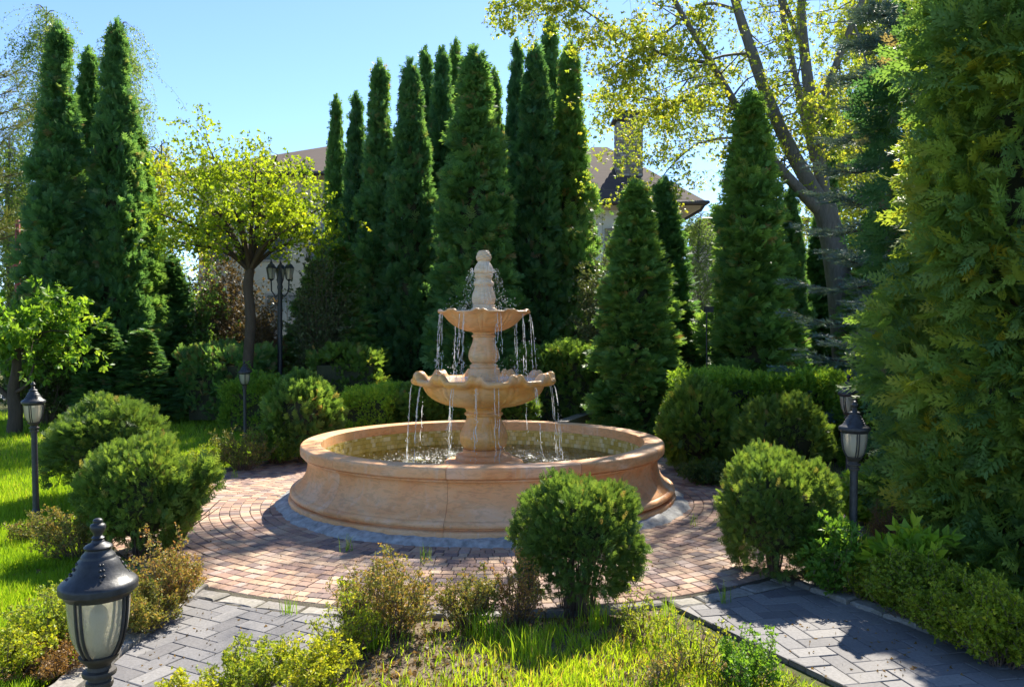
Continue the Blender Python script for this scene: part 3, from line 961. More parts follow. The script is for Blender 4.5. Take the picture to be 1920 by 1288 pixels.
# second column
mb = MB(); mb.lathe([(.05, 1.15), (.170, 1.15), (.170, 1.345), (.166, 1.352), (.150, 1.356), (.146, 1.362), (.152, 1.374), (.150, 1.388), (.138, 1.396), (.128, 1.402), (.13, 1.412), (.12, 1.418)], 64, tint=.5)
mb.build('middle_base', M['stone_pale'], ft, smooth=30)
b2 = dense([(.118, 1.414), (.140, 1.425), (.158, 1.455), (.165, 1.49), (.160, 1.53), (.146, 1.57), (.130, 1.61), (.118, 1.65), (.114, 1.685)], 5)
mb = MB(); mb.lathe(b2, 160, flute(12, .03, 1.42, 1.66), tint=.2); mb.build('middle_baluster', M['stone_pale'], ft, smooth=60)
mb = MB(); mb.lathe([(.10, 1.684), (.118, 1.685), (.128, 1.692), (.131, 1.702), (.126, 1.711), (.116, 1.716), (.113, 1.722), (.118, 1.734), (.132, 1.744), (.10, 1.75)], 64, tint=.5); mb.build('middle_capital', M['stone_pale'], ft, smooth=30)
ub = [(.06, 1.742, 0, 0), (.13, 1.744, 0, 0), (.18, 1.752, 0, .5), (.227, 1.766, 0, 1), (.28, 1.79, 0, 1), (.325, 1.818, 0, 1), (.365, 1.85, 0, 1), (.40, 1.885, .1, 1), (.43, 1.918, .3, .8), (.458, 1.936, .6, .5), (.482, 1.944, .85, .2), (.494, 1.950, 1, 0), (.495, 1.957, 1, 0), (.488, 1.964, 1, 0), (.47, 1.966, 1, 0), (.44, 1.958, .6, 0), (.40, 1.94, .2, 0), (.3, 1.91, 0, 0), (.05, 1.89, 0, 0)]
NU = 9; un0 = R(-90 - 3)
b3 = bowl(ub, NU, un0, .022, .011, NU * 26, .045)
b3.build('upper_bowl', M['stone_pale'], ft, smooth=50)
mb = MB(); mb.lathe([(0.02, 1.952), (.425, 1.952)], 48); mb.build('bowl_water', M['bowl_water'], ft)
mb = MB(); mb.lathe([(.05, 1.9), (.140, 1.9), (.140, 1.985), (.135, 1.995), (.120, 2.0), (.116, 2.008), (.118, 2.022), (.112, 2.035), (.10, 2.04)], 64, tint=.5); mb.build('finial_base', M['stone_cream'], ft, smooth=30)
b4 = dense([(.10, 2.034), (.116, 2.05), (.126, 2.08), (.128, 2.108), (.121, 2.145), (.108, 2.185), (.098, 2.215), (.095, 2.235)], 5)
mb = MB(); mb.lathe(b4, 160, flute(16, .05, 2.04, 2.24, 6), tint=.3); mb.build('upper_baluster', M['stone_cream'], ft, smooth=60)
mb = MB(); mb.lathe([(.09, 2.234), (.104, 2.238), (.109, 2.250), (.109, 2.268), (.103, 2.28), (.092, 2.285), (.087, 2.298), (.087, 2.318), (.092, 2.328), (.099, 2.336), (.100, 2.352), (.095, 2.362), (.085, 2.366)], 64, tint=.7); mb.build('upper_ring', M['stone_cream'], ft, smooth=30)
b5 = dense([(.088, 2.362), (.100, 2.378), (.104, 2.40), (.098, 2.43), (.082, 2.462), (.066, 2.485), (.062, 2.50)], 5)
mb = MB(); mb.lathe(b5, 140, flute(14, .07, 2.37, 2.49, -8), tint=.1); mb.build('leafy_bud', M['stone_cream'], ft, smooth=60)
def knob(a, i, r, z):
    return r * (1 + .05 * math.sin(a * 9 + z * 130) + .04 * math.sin(a * 5 - z * 210)), z
b6 = dense([(.058, 2.496), (.070, 2.508), (.079, 2.53), (.078, 2.555), (.068, 2.58), (.058, 2.60), (.048, 2.611), (.02, 2.613), (.002, 2.609)], 4)
mb = MB(); mb.lathe(b6, 72, knob, tint=.8); mb.build('finial', M['stone_cream'], ft, smooth=50)

# falling water
OCT = ([(0, 0, 1), (1, 0, 0), (0, 1, 0), (-1, 0, 0), (0, -1, 0), (0, 0, -1)], [(0, 1, 2), (0, 2, 3), (0, 3, 4), (0, 4, 1), (5, 2, 1), (5, 3, 2), (5, 4, 3), (5, 1, 4)])
def drop(mb, p, r, st=1.0):
    mb.add([(p[0] + v[0] * r, p[1] + v[1] * r, p[2] + v[2] * r * st) for v in OCT[0]], OCT[1])
def stream(a, r0, z0, z1, v0, seed, rr=.0045, dens=1.0):
    rs = random.Random(seed); mb = MB()
    ph1, ph2 = rs.uniform(0, 6), rs.uniform(0, 6)
    def pos(t):
        z = z0 - (z0 - z1) * t; T = math.sqrt(2 * (z0 - z) / 9.8)
        r = r0 + v0 * T
        off = .010 * t * math.sin(z * 23 + ph1) + .007 * math.sin(z * 47 + ph2) * t
        return (r * math.cos(a) - off * math.sin(a), r * math.sin(a) + off * math.cos(a), z)
    t = 0.0
    while t < 1:
        L = rs.uniform(.08, .24) * (1.6 - t)
        if rs.random() < .92 - .3 * t:
            n = max(3, int(L * 40)); pts = []; rd = []
            for k in range(n + 1):
                q = min(1, t + L * k / n); pts.append(pos(q)); e = math.sin(PI * k / n) ** .5 if 0 < k < n else .15
                rd.append(rr * e * rs.uniform(.55, 1.35) * (1.15 - .3 * t))
            mb.tube(pts, rd, 5)
        for _ in range(int(4 * dens)):
            q = pos(min(1, t + rs.uniform(0, L))); s_ = .022 * (.3 + t)
            drop(mb, (q[0] + rs.gauss(0, s_), q[1] + rs.gauss(0, s_), q[2]), rs.uniform(.0025, .0055), rs.uniform(1, 2.2))
        t += L + rs.uniform(0, .05) * t
    o = mb.build('water_stream', M['drops'], ft, smooth=60); o['kind'] = 'stuff'
sd_ = 0
for k, a in enumerate(valley):
    for j in range(rg.choice([1, 2, 2])):
        sd_ += 1; stream(a + rg.uniform(-.05, .05), .757, 1.20, .30, rg.uniform(.12, .3), sd_, .0038)
for k in range(3):
    sd_ += 1; stream(notch0 + rg.uniform(-.03, .03), .752, 1.20, .30, .14, sd_, .004)
uv = [un0 + 2 * PI * (k + .5) / NU for k in range(NU)]
for k, a in enumerate(uv):
    for j in range(rg.choice([2, 3])):
        sd_ += 1; stream(a + rg.uniform(-.09, .09), .488, 1.945, 1.24, rg.uniform(.02, .22), sd_, .0034)
# spray
mb = MB(); rs = random.Random(77)
for k in range(900):
    a = rs.uniform(0, 2 * PI)
    if rs.random() < .65:
        t = rs.random() ** 1.3; z = 2.42 - .46 * t; r = .11 + .09 * t + rs.uniform(0, .05 + .06 * t)
    else:
        z = 1.96 + rs.random() ** 3 * .16; r = rs.uniform(.14, .46)
    drop(mb, (r * math.cos(a), r * math.sin(a), z), rs.uniform(.0016, .0042), rs.uniform(1, 2.5))
for k in range(700):
    hx, hy = rs.choice(hits); d = abs(rs.gauss(0, .11)); a = rs.uniform(0, 2 * PI)
    drop(mb, (hx + d * math.cos(a), hy + d * math.sin(a), .30 + abs(rs.gauss(0, .035))), rs.uniform(.0018, .0045))
for k in range(350):
    a = rs.uniform(0, 2 * PI); r = rs.uniform(.2, .55)
    drop(mb, (r * math.cos(a), r * math.sin(a), 1.245 + abs(rs.gauss(0, .05))), rs.uniform(.0016, .004))
o = mb.build('water_spray', M['drops'], ft); o['kind'] = 'stuff'
mb = MB()
for k in range(2600):
    if rs.random() < .75:
        hx, hy = rs.choice(hits); d = abs(rs.gauss(0, .17)); a = rs.uniform(0, 2 * PI); x, y = hx + d * math.cos(a), hy + d * math.sin(a)
    else:
        a = rs.uniform(0, 2 * PI); d = rs.uniform(.5, 1.6); x, y = d * math.cos(a), d * math.sin(a)
    if not .45 < math.hypot(x, y) < 1.66: continue
    r = rs.uniform(.0015, .0048); z = .323 + wz(x, y)
    mb.add([(x + v[0] * r * rs.uniform(.8, 1.6), y + v[1] * r, z + v[2] * r * .45) for v in OCT[0]], OCT[1][:4])
o = mb.build('foam', M['foam'], ft); o['kind'] = 'stuff'

# ------------------------------------------------------------------ GARDEN LAMPS
def lamp_meshes():
    d = {}
    def L(prof, seg=40, sm=35, mat='iron', fn=None):
        mb = MB(); mb.lathe(prof, seg, fn); return mb.mesh('lamp_piece', M[mat], sm)
    d['post'] = L([(.0, 0), (.044, 0), (.046, .02), (.044, .07), (.038, .09), (.030, .11), (.0285, .12), (.0265, .80), (.0265, .852), (.0, .853)], 24)
    d['collar'] = L([(.0, .838), (.034, .840), (.037, .848), (.036, .858), (.030, .862), (.029, .872), (.044, .876), (.046, .882), (.044, .889), (.032, .892), (.030, .902), (.036, .91), (.044, .918), (.052, .926), (.054, .934), (.040, .938), (0, .938)], 32, 35, 'iron_old')
    # glass urn
    gl = dense([(.046, .934), (.058, .95), (.074, .985), (.083, 1.03), (.087, 1.075), (.0885, 1.106)], 5)
    gl = [(r * .95, z) for r, z in gl]
    d['glass'] = L(gl, 48, 60, 'glass')
    cap = [(.080, 1.100), (.100, 1.100), (.104, 1.104), (.108, 1.112), (.116, 1.116), (.121, 1.120), (.122, 1.134), (.121, 1.139), (.114, 1.146), (.100, 1.153), (.088, 1.163), (.078, 1.175), (.068, 1.190), (.058, 1.204), (.052, 1.209), (.050, 1.212),
           (.0495, 1.216), (.0465, 1.220), (.040, 1.226), (.036, 1.232), (.036, 1.235), (.040, 1.238), (.041, 1.241), (.038, 1.245), (.030, 1.249), (.022, 1.252), (.018, 1.256)]
    cap = [(r * (.86 if r > .06 else .92), z) for r, z in cap]
    d['cap'] = L(cap, 48, 40)
    fin = [(.018, 1.254), (.017, 1.259), (.0145, 1.262), (.0165, 1.266), (.0175, 1.269), (.0145, 1.272), (.0115, 1.276), (.0125, 1.283), (.018, 1.291), (.021, 1.300), (.021, 1.308), (.018, 1.314), (.0125, 1.317), (.012, 1.319), (.0135, 1.323), (.0125, 1.328), (.008, 1.332), (.0, 1.334)]
    fin = [(r, 1.254 + (z - 1.254) * .86) for r, z in fin]
    d['finial'] = L(fin, 24, 50)
    mb = MB()
    for k in range(2):
        x = .008 * (1 if k else -1)
        pts = [((r + .0025), x, z) for r, z in gl]
        mb.tube(pts, .0046, 5)
    d['rib'] = mb.mesh('rib', M['iron'], 60)
    mb = MB()
    for r_, n in ((0, 4), (1, 3)):
        for k in range(n):
            t = k / 3; rr = .0545 + .0255 * t; z = 1.199 - .040 * t
            aa = (-.07 + .14 * r_)
            c = (rr * math.cos(aa), rr * math.sin(aa), z)
            mb.add([(c[0] + v[0] * .0052, c[1] + v[1] * .0052, c[2] + v[2] * .0052) for v in OCT[0]], OCT[1])
    d['stud'] = mb.mesh('studs', M['iron'], 80)
    d['bulb'] = L([(0, .938), (.016, .94), (.016, .975), (.013, .985), (.022, 1.01), (.027, 1.035), (.022, 1.06), (.008, 1.075), (0, 1.078)], 20, 60, 'bulb')
    return d
LM = lamp_meshes()
def garden_lamp(x, y, z, label, rz=0.0, tilt=(0, 0)):
    e = empty('garden_lamp', (x, y, z), label, 'lamp', 'garden post lamps round the fountain', rz)
    e.rotation_euler = (tilt[0], tilt[1], rz); e.scale = (.97, .97, .97)
    link('post', LM['post'], e); link('collar', LM['collar'], e)
    link('lamp_glass', LM['glass'], e); link('bulb', LM['bulb'], e)
    c = link('cap', LM['cap'], e); link('finial', LM['finial'], c)
    for k in range(4):
        link('rib', LM['rib'], e, (0, 0, 0), PI / 2 * k + R(-100))
        link('cap_studs', LM['stud'], c, (0, 0, 0), PI / 2 * k + R(-55))
    return e
garden_lamp(-1.137, 2.26, -.065, 'large black lamp at the bottom left corner beside the grey path', R(0), (0, R(-.6)))
x, y = G(68, 975); garden_lamp(x, y, 0.0, 'black post lamp on the lawn left of the big round shrubs', R(20), (0, R(-1.2)))
x, y = G(460, 824); garden_lamp(x, y, 0.0, 'distant black post lamp behind the round shrub left of the fountain', R(35), (0, R(-.8)))
garden_lamp(2.30, 5.50, -.01, 'tall near black post lamp behind the round shrub at right', R(5), (0, R(.8)))
garden_lamp(3.33, 8.05, .04, 'black post lamp half hidden behind the nearer right lamp', R(50))

# ------------------------------------------------------------------ THUJAS
def thuja_prof(t, fat=1.25):
    return min(1.0, .80 + 1.0 * t) * max(0, 1 - t ** 2.7) ** fat
def thuja_crown_mesh(name, H, Rr, seed, nlobe, ncl, per, tpls, size, mat, z0=.25, tint=.42, fat=1.25, up=.75, leaders=3, planar=.55):
    """column of upright lobes, each covered with clumps of flat sprays"""
    fb = FB(seed); rs = fb.rg
    lead = [(0, 0, 1.0)] + [(Rr * .42 * math.cos(a), Rr * .42 * math.sin(a), rs.uniform(.74, .95)) for a in rs.uniform(0, 6.28, leaders)]
    cen, rad, ax = [], [], []
    for k in range(nlobe):
        li = lead[0] if rs.rand() < .62 else lead[rs.randint(len(lead))]
        t = min(.985, (k + rs.rand()) / nlobe) ** .92
        main = li[2] == 1.0
        hh = z0 + (H - z0) * li[2]
        r = Rr * thuja_prof(t, fat) * (1 if main else .66) * rs.uniform(.74, 1.20)
        lr = max(.05, min(.30 * Rr * rs.uniform(.8, 1.5), r * .8)); lz = lr * rs.uniform(1.8, 2.9) if r > .15 * Rr else .28 * Rr
        a = k * 2.399 + rs.uniform(-.5, .5); rc = max(0, r - lr * .85)
        c = np.array([li[0] * (1 - .55 * t) + rc * math.cos(a), li[1] * (1 - .55 * t) + rc * math.sin(a), z0 + (hh - z0) * t - lz * .55])
        lt = rs.normal() * .10
        o = np.array([math.cos(a), math.sin(a), .15])
        for j in range(ncl):
            u = rs.normal(size=3); u /= np.linalg.norm(u)
            if np.dot(u, o) < -.1: u = u - 2 * np.dot(u, o) / np.dot(o, o) * o
            s_ = lr * rs.uniform(.30, .5)
            cen.append(c + u * (lr - s_ * .5, lr - s_ * .5, lz - s_)); rad.append((s_ * .85, s_ * .85, s_ * 1.3))
            n = u * .7 + o * .5; ax.append(n / np.linalg.norm(n))
    fb.clumps(cen, rad, per, tpls, size, up, ax, tint, .15, .15, planar)
    # inner layer of sprays that closes the gaps between the lobes
    n = 1300; q = rs.rand(n) ** 1.1; a = rs.uniform(0, 2 * PI, n)
    rr_ = np.array([Rr * .66 * thuja_prof(v, fat) for v in q]) * rs.uniform(.8, 1.1, n)
    o = np.stack([np.cos(a), np.sin(a), np.zeros(n)], 1)
    p = o * rr_[:, None] + np.stack([0 * q, 0 * q, z0 + (H - z0) * q], 1)
    fb.put(tpls, p, o * .5 + [0, 0, up] + rs.normal(size=(n, 3)) * .35, rs.normal(size=(n, 3)), size * 1.3 * rs.uniform(.7, 1.3, n), np.clip(rs.normal(tint + .05, .22, n), 0, 1))
    # loose top shoots
    for li in lead:
        hh = z0 + (H - z0) * li[2]
        n = 90; q = rs.rand(n); rr_ = .02 + .11 * (1 - q)
        p = np.stack([li[0] * .45 + rs.normal(size=n) * rr_, li[1] * .45 + rs.normal(size=n) * rr_, hh - .85 + 1.05 * q], 1)
        fb.put(tpls, p, rs.normal(size=(n, 3)) * .28 + [0, 0, 1], rs.normal(size=(n, 3)), np.full(n, size * .9), np.clip(rs.normal(.5, .15, n), 0, 1))
    return fb.mesh(name, mat), lead
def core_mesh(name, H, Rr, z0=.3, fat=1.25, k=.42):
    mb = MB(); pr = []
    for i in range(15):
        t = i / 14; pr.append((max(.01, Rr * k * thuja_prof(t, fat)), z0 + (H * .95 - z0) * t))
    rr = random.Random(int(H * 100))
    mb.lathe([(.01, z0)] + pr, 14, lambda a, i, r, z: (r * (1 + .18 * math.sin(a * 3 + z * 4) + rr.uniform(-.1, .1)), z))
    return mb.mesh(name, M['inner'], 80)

TV = []
for i in range(4):
    H0 = 7.5; R0 = .62; ft_ = [1.35, 1.15, 1.55, 1.25, 1.0][i]
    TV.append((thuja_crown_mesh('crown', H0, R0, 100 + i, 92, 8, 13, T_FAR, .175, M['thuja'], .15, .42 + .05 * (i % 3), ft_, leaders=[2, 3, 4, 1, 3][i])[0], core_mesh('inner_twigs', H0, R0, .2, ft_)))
TV.append(TV[1])
mb = MB(); mb.tube([(0, 0, -.05), (.01, 0, .6), (0, .01, 2.2), (0, 0, 5.5)], [.12, .095, .075, .02], 9); TRUNK = mb.mesh('trunk', M['bark_red'], 60)

def thuja(px, py, wpx, Y, label, var, rz=None, z=0.0, group='tall columnar thujas', lift=0.0):
    x = (px - 960) / F * Y
    H = CAMZ + (HY - py) / F * Y - .22
    Rr = wpx / 2 / F * Y * .98
    rr = random.Random(int(px * 7 + py))
    e = empty('thuja', (x, Y, z), label, 'thuja', group, rr.uniform(0, 6.28) if rz is None else rz)
    for nm, me in (('crown', TV[var][0]), ('inner_twigs', TV[var][1])):
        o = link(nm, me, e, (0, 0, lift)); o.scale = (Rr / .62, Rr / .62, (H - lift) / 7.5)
    o = link('trunk', TRUNK, e); o.scale = (1.1, 1.1, H / 7.5)
    return e

thuja(630, 182, 66, 20.0, 'leftmost short thuja of the tall row behind the fountain', 0)
thuja(668, 174, 74, 19.4, 'second thuja from the left end of the tall row', 3)
thuja(712, 118, 104, 19.0, 'broad twin topped thuja left of the fountain, third in the row', 2)
thuja(770, 115, 106, 18.4, 'broad thuja with a bent tip, fourth in the row', 1)
thuja(797, 92, 84, 21.2, 'thuja rising behind between the fourth and sixth of the row', 3)
thuja(828, 95, 90, 20.0, 'sixth thuja of the row, just left of the fountain top', 0)
thuja(854, 82, 76, 21.6, 'thuja at the back peeping left of the lit front thuja', 4)
thuja(890, 92, 158, 16.6, 'wide front thuja standing straight behind the fountain top', 4)
thuja(924, 132, 86, 18.8, 'short thuja leaning out right of the wide front thuja', 2)
thuja(969, 78, 72, 21.0, 'slender thuja in the gap right of the fountain', 3)
thuja(1004, 88, 118, 18.0, 'thuja right of the slender one with its crown meeting the tallest', 1)
thuja(1030, 44, 96, 20.4, 'tallest thuja of the row right of the fountain', 0)
thuja(1068, 82, 116, 18.4, 'right end thuja of the tall row before the white house', 2)
thuja(1192, 330, 150, 13.6, 'short broad thuja in front of the white house', 1, group='thujas right of the fountain')
thuja(1246, 325, 122, 15.2, 'darker thuja behind right of the short broad one', 3, group='thujas right of the fountain')
thuja(1408, 168, 168, 14.0, 'tall dark thuja left of the leaning tree trunk', 4, group='thujas right of the fountain')
thuja(1482, 345, 84, 14.8, 'low thuja tucked against the tall dark one by the trunk', 0, group='thujas right of the fountain')
thuja(1552, 190, 70, 17.5, 'narrow thuja behind the forking tree trunk', 2, group='thujas right of the fountain')
thuja(110, 46, 128, 16.0, 'leftmost tall thuja with its bare trunk showing low down', 2, group='thujas at the left of the lawn', lift=.95)
thuja(166, 92, 96, 17.4, 'middle thuja squeezed between the two tall left ones', 0, group='thujas at the left of the lawn', lift=.6)
thuja(218, 42, 112, 16.4, 'tall thuja right of the left pair, beside the yellow maple', 1, group='thujas at the left of the lawn', lift=.3)
thuja(262, 240, 100, 17.0, 'shorter thuja leaning into the left edge of the yellow maple', 3, group='thujas at the left of the lawn')

# low dark conifers that fill the gaps
def small_conifer(px, py, wpx, Y, label, var):
    return thuja(px, py, wpx, Y, label, var, group='low dark conifers in the background')
small_conifer(196, 590, 110, 15.2, 'low bushy thuja in front of the left trunks', 4)
small_conifer(268, 600, 115, 15.4, 'low rounded conifer at the foot of the left thujas', 2)
small_conifer(320, 470, 120, 17.6, 'dark conifer left of the yellow maple trunk', 3)
small_conifer(400, 520, 110, 20.0, 'dark conifer behind the yellow maple trunk', 4)
small_conifer(592, 480, 120, 18.2, 'dark conifer right of the double street lamp', 0)
small_conifer(640, 440, 130, 17.4, 'dark conifer before the left end of the tall row', 2)
small_conifer(1290, 560, 90, 14.6, 'low conifer between the two right thuja groups', 1)
small_conifer(1540, 420, 120, 16.6, 'dark conifer behind the foot of the leaning tree', 3)
small_conifer(1660, 360, 170, 14.5, 'dark conifer behind the blue spruce', 4)

# ------------------------------------------------------------------ CLIPPED GLOBES
def globe_mesh(name, seed, ncl, per, tpls, size, mat, rx=.5, rz=.46, cz=.5, tint=.45, low=-.75, stemy=False, lump=.10):
    fb = FB(seed); rs = fb.rg; cen = []; rad = []; ax = []
    for k in range(ncl):
        u = rs.normal(size=3); u /= np.linalg.norm(u)
        if u[2] < low: u[2] *= -1
        l = 1 + lump * math.sin(u[0] * 5 + seed) + lump * math.sin(u[1] * 6 + u[2] * 4 + seed * 2)
        s_ = rx * .24 * rs.uniform(.7, 1.3)
        cen.append((u[0] * (rx * l - s_ * .7), u[1] * (rx * l - s_ * .7), cz + u[2] * (rz * l - s_ * .7))); rad.append((s_, s_, s_))
        a = u + np.array([0, 0, .3]); ax.append(a / np.linalg.norm(a))
    fb.clumps(cen, rad, per, tpls, size, .35, ax, tint, .18, .14, .25)
    n = 60
    u = rs.normal(size=(n, 3)); u[:, 2] = np.abs(u[:, 2]); u /= np.linalg.norm(u, axis=1, keepdims=True)
    fb.put(tpls, u * [rx, rx, rz] * rs.uniform(.97, 1.04, (n, 1)) + [0, 0, cz], u + [0, 0, .8], rs.normal(size=(n, 3)), np.full(n, size * 1.35), np.clip(rs.normal(tint + .2, .15, n), 0, 1))
    return fb.mesh(name, mat)
def globe_core(rx, rz, cz, seed, k=.72):
    mb = MB(); pr = []
    for i in range(11):
        a = -PI / 2 + PI * i / 10; pr.append((max(.002, math.cos(a) * rx * k), cz + math.sin(a) * rz * k))
    rr = random.Random(seed); mb.lathe(pr, 16, lambda a, i, r, z: (r * (1 + rr.uniform(-.1, .1)), z))
    return mb.mesh('inner_twigs', M['inner'], 80)
def stems_mesh(n, h0, h1, sp, seed, r=.008, mat='twig', base=.06):
    rr = random.Random(seed); mb = MB()
    for k in range(n):
        a = rr.uniform(0, 2 * PI); b = rr.uniform(0, base); e = rr.uniform(.25, 1) * sp; h = rr.uniform(h0, h1)
        p0 = (b * math.cos(a), b * math.sin(a), -.03); a2 = a + rr.uniform(-.5, .5)
        pts = [p0]
        for i in range(1, 5):
            t = i / 4; q = b + (e - b) * t ** 1.4
            pts.append((q * math.cos(a + (a2 - a) * t) + rr.uniform(-.012, .012), q * math.sin(a + (a2 - a) * t) + rr.uniform(-.012, .012), h * t))
        mb.tube(pts, [r * (1 - .6 * i / 4) * rr.uniform(.7, 1.2) for i in range(5)], 4, cap=False)
    return mb.mesh('stems', M[mat], 60)
GV = [(globe_mesh('foliage', 201, 200, 32, T_MID, .070, M['globe'], low=-.8), globe_core(.5, .46, .5, 1)),
      (globe_mesh('foliage', 202, 180, 26, T_MID, .076, M['globe'], low=-.7, tint=.38, lump=.09), globe_core(.5, .46, .5, 2)),
      (globe_mesh('foliage', 203, 150, 26, T_FAR, .10, M['thuja_olive'], low=-.8, tint=.45, lump=.08), globe_core(.5, .46, .5, 3))]
# the nearest one, with bare stems below the crown
NG = (globe_mesh('foliage', 205, 255, 35, T_MID, .066, M['globe'], rx=.5, rz=.44, cz=.58, low=-.75, tint=.48, lump=.13), globe_core(.5, .40, .66, 5, .58), stems_mesh(130, .55, .85, .42, 9, .0075, base=.15))
GS = stems_mesh(46, .5, .7, .30, 10, .009)
def globe(px, Y, wpx, hz, label, var, mats=None, near=False, z=0.0, rz=0.0):
    x = (px - 960) / F * Y; s_ = wpx / F * Y * .86; hz = hz * .87
    e = empty('globe_thuja', (x, Y, z), label, 'shrub', 'clipped globe thujas', rz)
    v = NG if near else GV[var] + (GS,)
    for nm, me in zip(('foliage', 'inner_twigs', 'stems'), v):
        o = link(nm, me, e); o.scale = (s_, s_, hz if nm != 'stems' or near else hz)
    return e
globe(206, 8.5, 236, 1.16, 'largest round shrub on the lawn behind the front left globe', 1, rz=1.0)
globe(262, 6.35, 222, 1.02, 'round shrub at the left edge of the paving above the large lamp', 0, rz=2.2)
globe(566, 11.0, 150, 1.28, 'round shrub between the far left lamp and the basin', 2, rz=.4)
globe(1083, 5.05, 240, .90, 'round shrub with bare brown stems right before the basin', 0, near=True, rz=.7)
globe(1452, 5.85, 226, 1.00, 'round shrub beside the near right lamp', 0, rz=3.0)
globe(1310, 10.3, 150, 1.22, 'dark round shrub right behind the basin', 2, rz=1.7)
globe(1467, 9.4, 178, 1.12, 'round shrub between the dark globe and the right lamps', 1, rz=4.0)
globe(795, 13.4, 140, 1.05, 'round shrub peeping over the back of the basin', 2, rz=5.0)
globe(960, 13.8, 110, .95, 'low round shrub behind the fountain pedestal', 2, rz=2.0)

# side spray of the front left globe
fb = FB(31); rs = fb.rg
cen = []; rad = []; ax = []
for k in range(46):
    t = rs.rand(); cen.append((.02 + .27 * t + rs.normal() * .05, rs.normal() * .10, .30 + .34 * t + rs.normal() * .06)); rad.append((.07, .07, .08)); a = np.array([.6, 0, .8]); ax.append(a / np.linalg.norm(a))
fb.clumps(cen, rad, 26, T_MID, .085, .5, ax, .42, .18, .15, .25)
x, y = G(312, 1046)
e = empty('leaning_thuja_shoot', (x, y, 0), 'leaning green shoot growing out of the front left globe over the paving', 'shrub')
fb.build('foliage', M['globe'], e)
mb = MB(); rr = random.Random(3)
for k in range(14):
    mb.tube([(rr.uniform(-.04, .04), rr.uniform(-.04, .04), -.02), (.12 + rr.uniform(-.05, .05), rr.uniform(-.06, .06), .22), (.25 + rr.uniform(-.1, .15), rr.uniform(-.1, .1), .45 + rr.uniform(-.1, .12))], [.007, .005, .002], 4, cap=False)
mb.build('stems', M['twig'], e)

# ------------------------------------------------------------------ HEDGES
def hedge(px0, px1, Y0, Y1, ztop, label, name, mat, tpls, size, tint, per=16, dens=70, seed=1, lump=.06, cat='hedge', zb=.1, topx=1.0):
    """long clipped mass between two pixel columns"""
    x0, x1 = (px0 - 960) / F * Y0, (px1 - 960) / F * Y0
    e = empty(name, ((x0 + x1) / 2, (Y0 + Y1) / 2, 0), label, cat)
    w, d = x1 - x0, Y1 - Y0; fb = FB(seed); rs = fb.rg
    cen, rad, ax = [], [], []
    A = [('f', w * ztop), ('t', w * d * 1.4 * topx), ('l', d * ztop), ('r', d * ztop)]
    for k, ar in A:
        for _ in range(int(ar * dens)):
            u, v = rs.rand() - .5, rs.rand(); s_ = .11 * rs.uniform(.7, 1.4)
            bx, by = rs.rand() - .5, rs.rand() - .5
            b = lump * math.sin(u * w * 5 + seed) + lump * math.sin(v * 7 + u * w * 3)
            if k == 'f': p = (u * w, -d / 2 + s_ * .5 - b, zb + v * (ztop - zb)); n = (0, -1, .35)
            elif k == 't': p = (u * w, by * d, ztop - s_ * .5 + b * 1.2); n = (0, 0, 1)
            elif k == 'l': p = (-w / 2 + s_ * .5 - b, by * d, zb + v * (ztop - zb)); n = (-1, 0, .35)
            else: p = (w / 2 - s_ * .5 + b, by * d, zb + v * (ztop - zb)); n = (1, 0, .35)
            n = np.array(n); cen.append(p); rad.append((s_, s_, s_)); ax.append(n / np.linalg.norm(n))
    fb.clumps(cen, rad, per, tpls, size, .45, ax, tint, .2, .15, .1)
    fb.build('foliage', mat, e)
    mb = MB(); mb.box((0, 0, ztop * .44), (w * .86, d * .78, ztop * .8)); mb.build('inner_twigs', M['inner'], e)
    return e
hedge(985, 1132, 15.0, 16.3, 1.36, 'clipped hedge with a sunlit top behind the fountain at right', 'clipped_hedge', M['thuja_olive'], T_FAR, .12, .5, 12, 55, 1)
hedge(582, 705, 15.6, 16.8, 1.32, 'clipped hedge with a brown twiggy face left of the fountain', 'clipped_hedge', M['thuja_olive'], T_FAR, .11, .45, 9, 40, 2)
hedge(338, 480, 15.6, 17.0, 1.30, 'dark hedge behind the wooden rail at left', 'clipped_hedge', M['thuja'], T_FAR, .13, .6, 11, 45, 3)
hedge(1300, 1592, 10.9, 12.3, 1.06, 'loose bright green hedge behind the right globes', 'clipped_hedge', M['box'], T_SPRIG, .11, .62, 15, 50, 4, .035)
hedge(1596, 1720, 10.2, 11.4, 1.08, 'dark green hedge under the blue spruce', 'clipped_hedge', M['box'], T_SPRIG, .11, .3, 12, 45, 5, .04)
hedge(640, 726, 12.9, 14.4, .74, 'low bright yellow green hedge right of the far left globe', 'low_hedge', M['box'], T_SPRIG, .075, .8, 14, 80, 6, .04)
hedge(422, 492, 14.0, 15.3, .80, 'low bright yellow green hedge behind the far left lamp', 'low_hedge', M['box'], T_SPRIG, .075, .7, 14, 80, 7, .05)

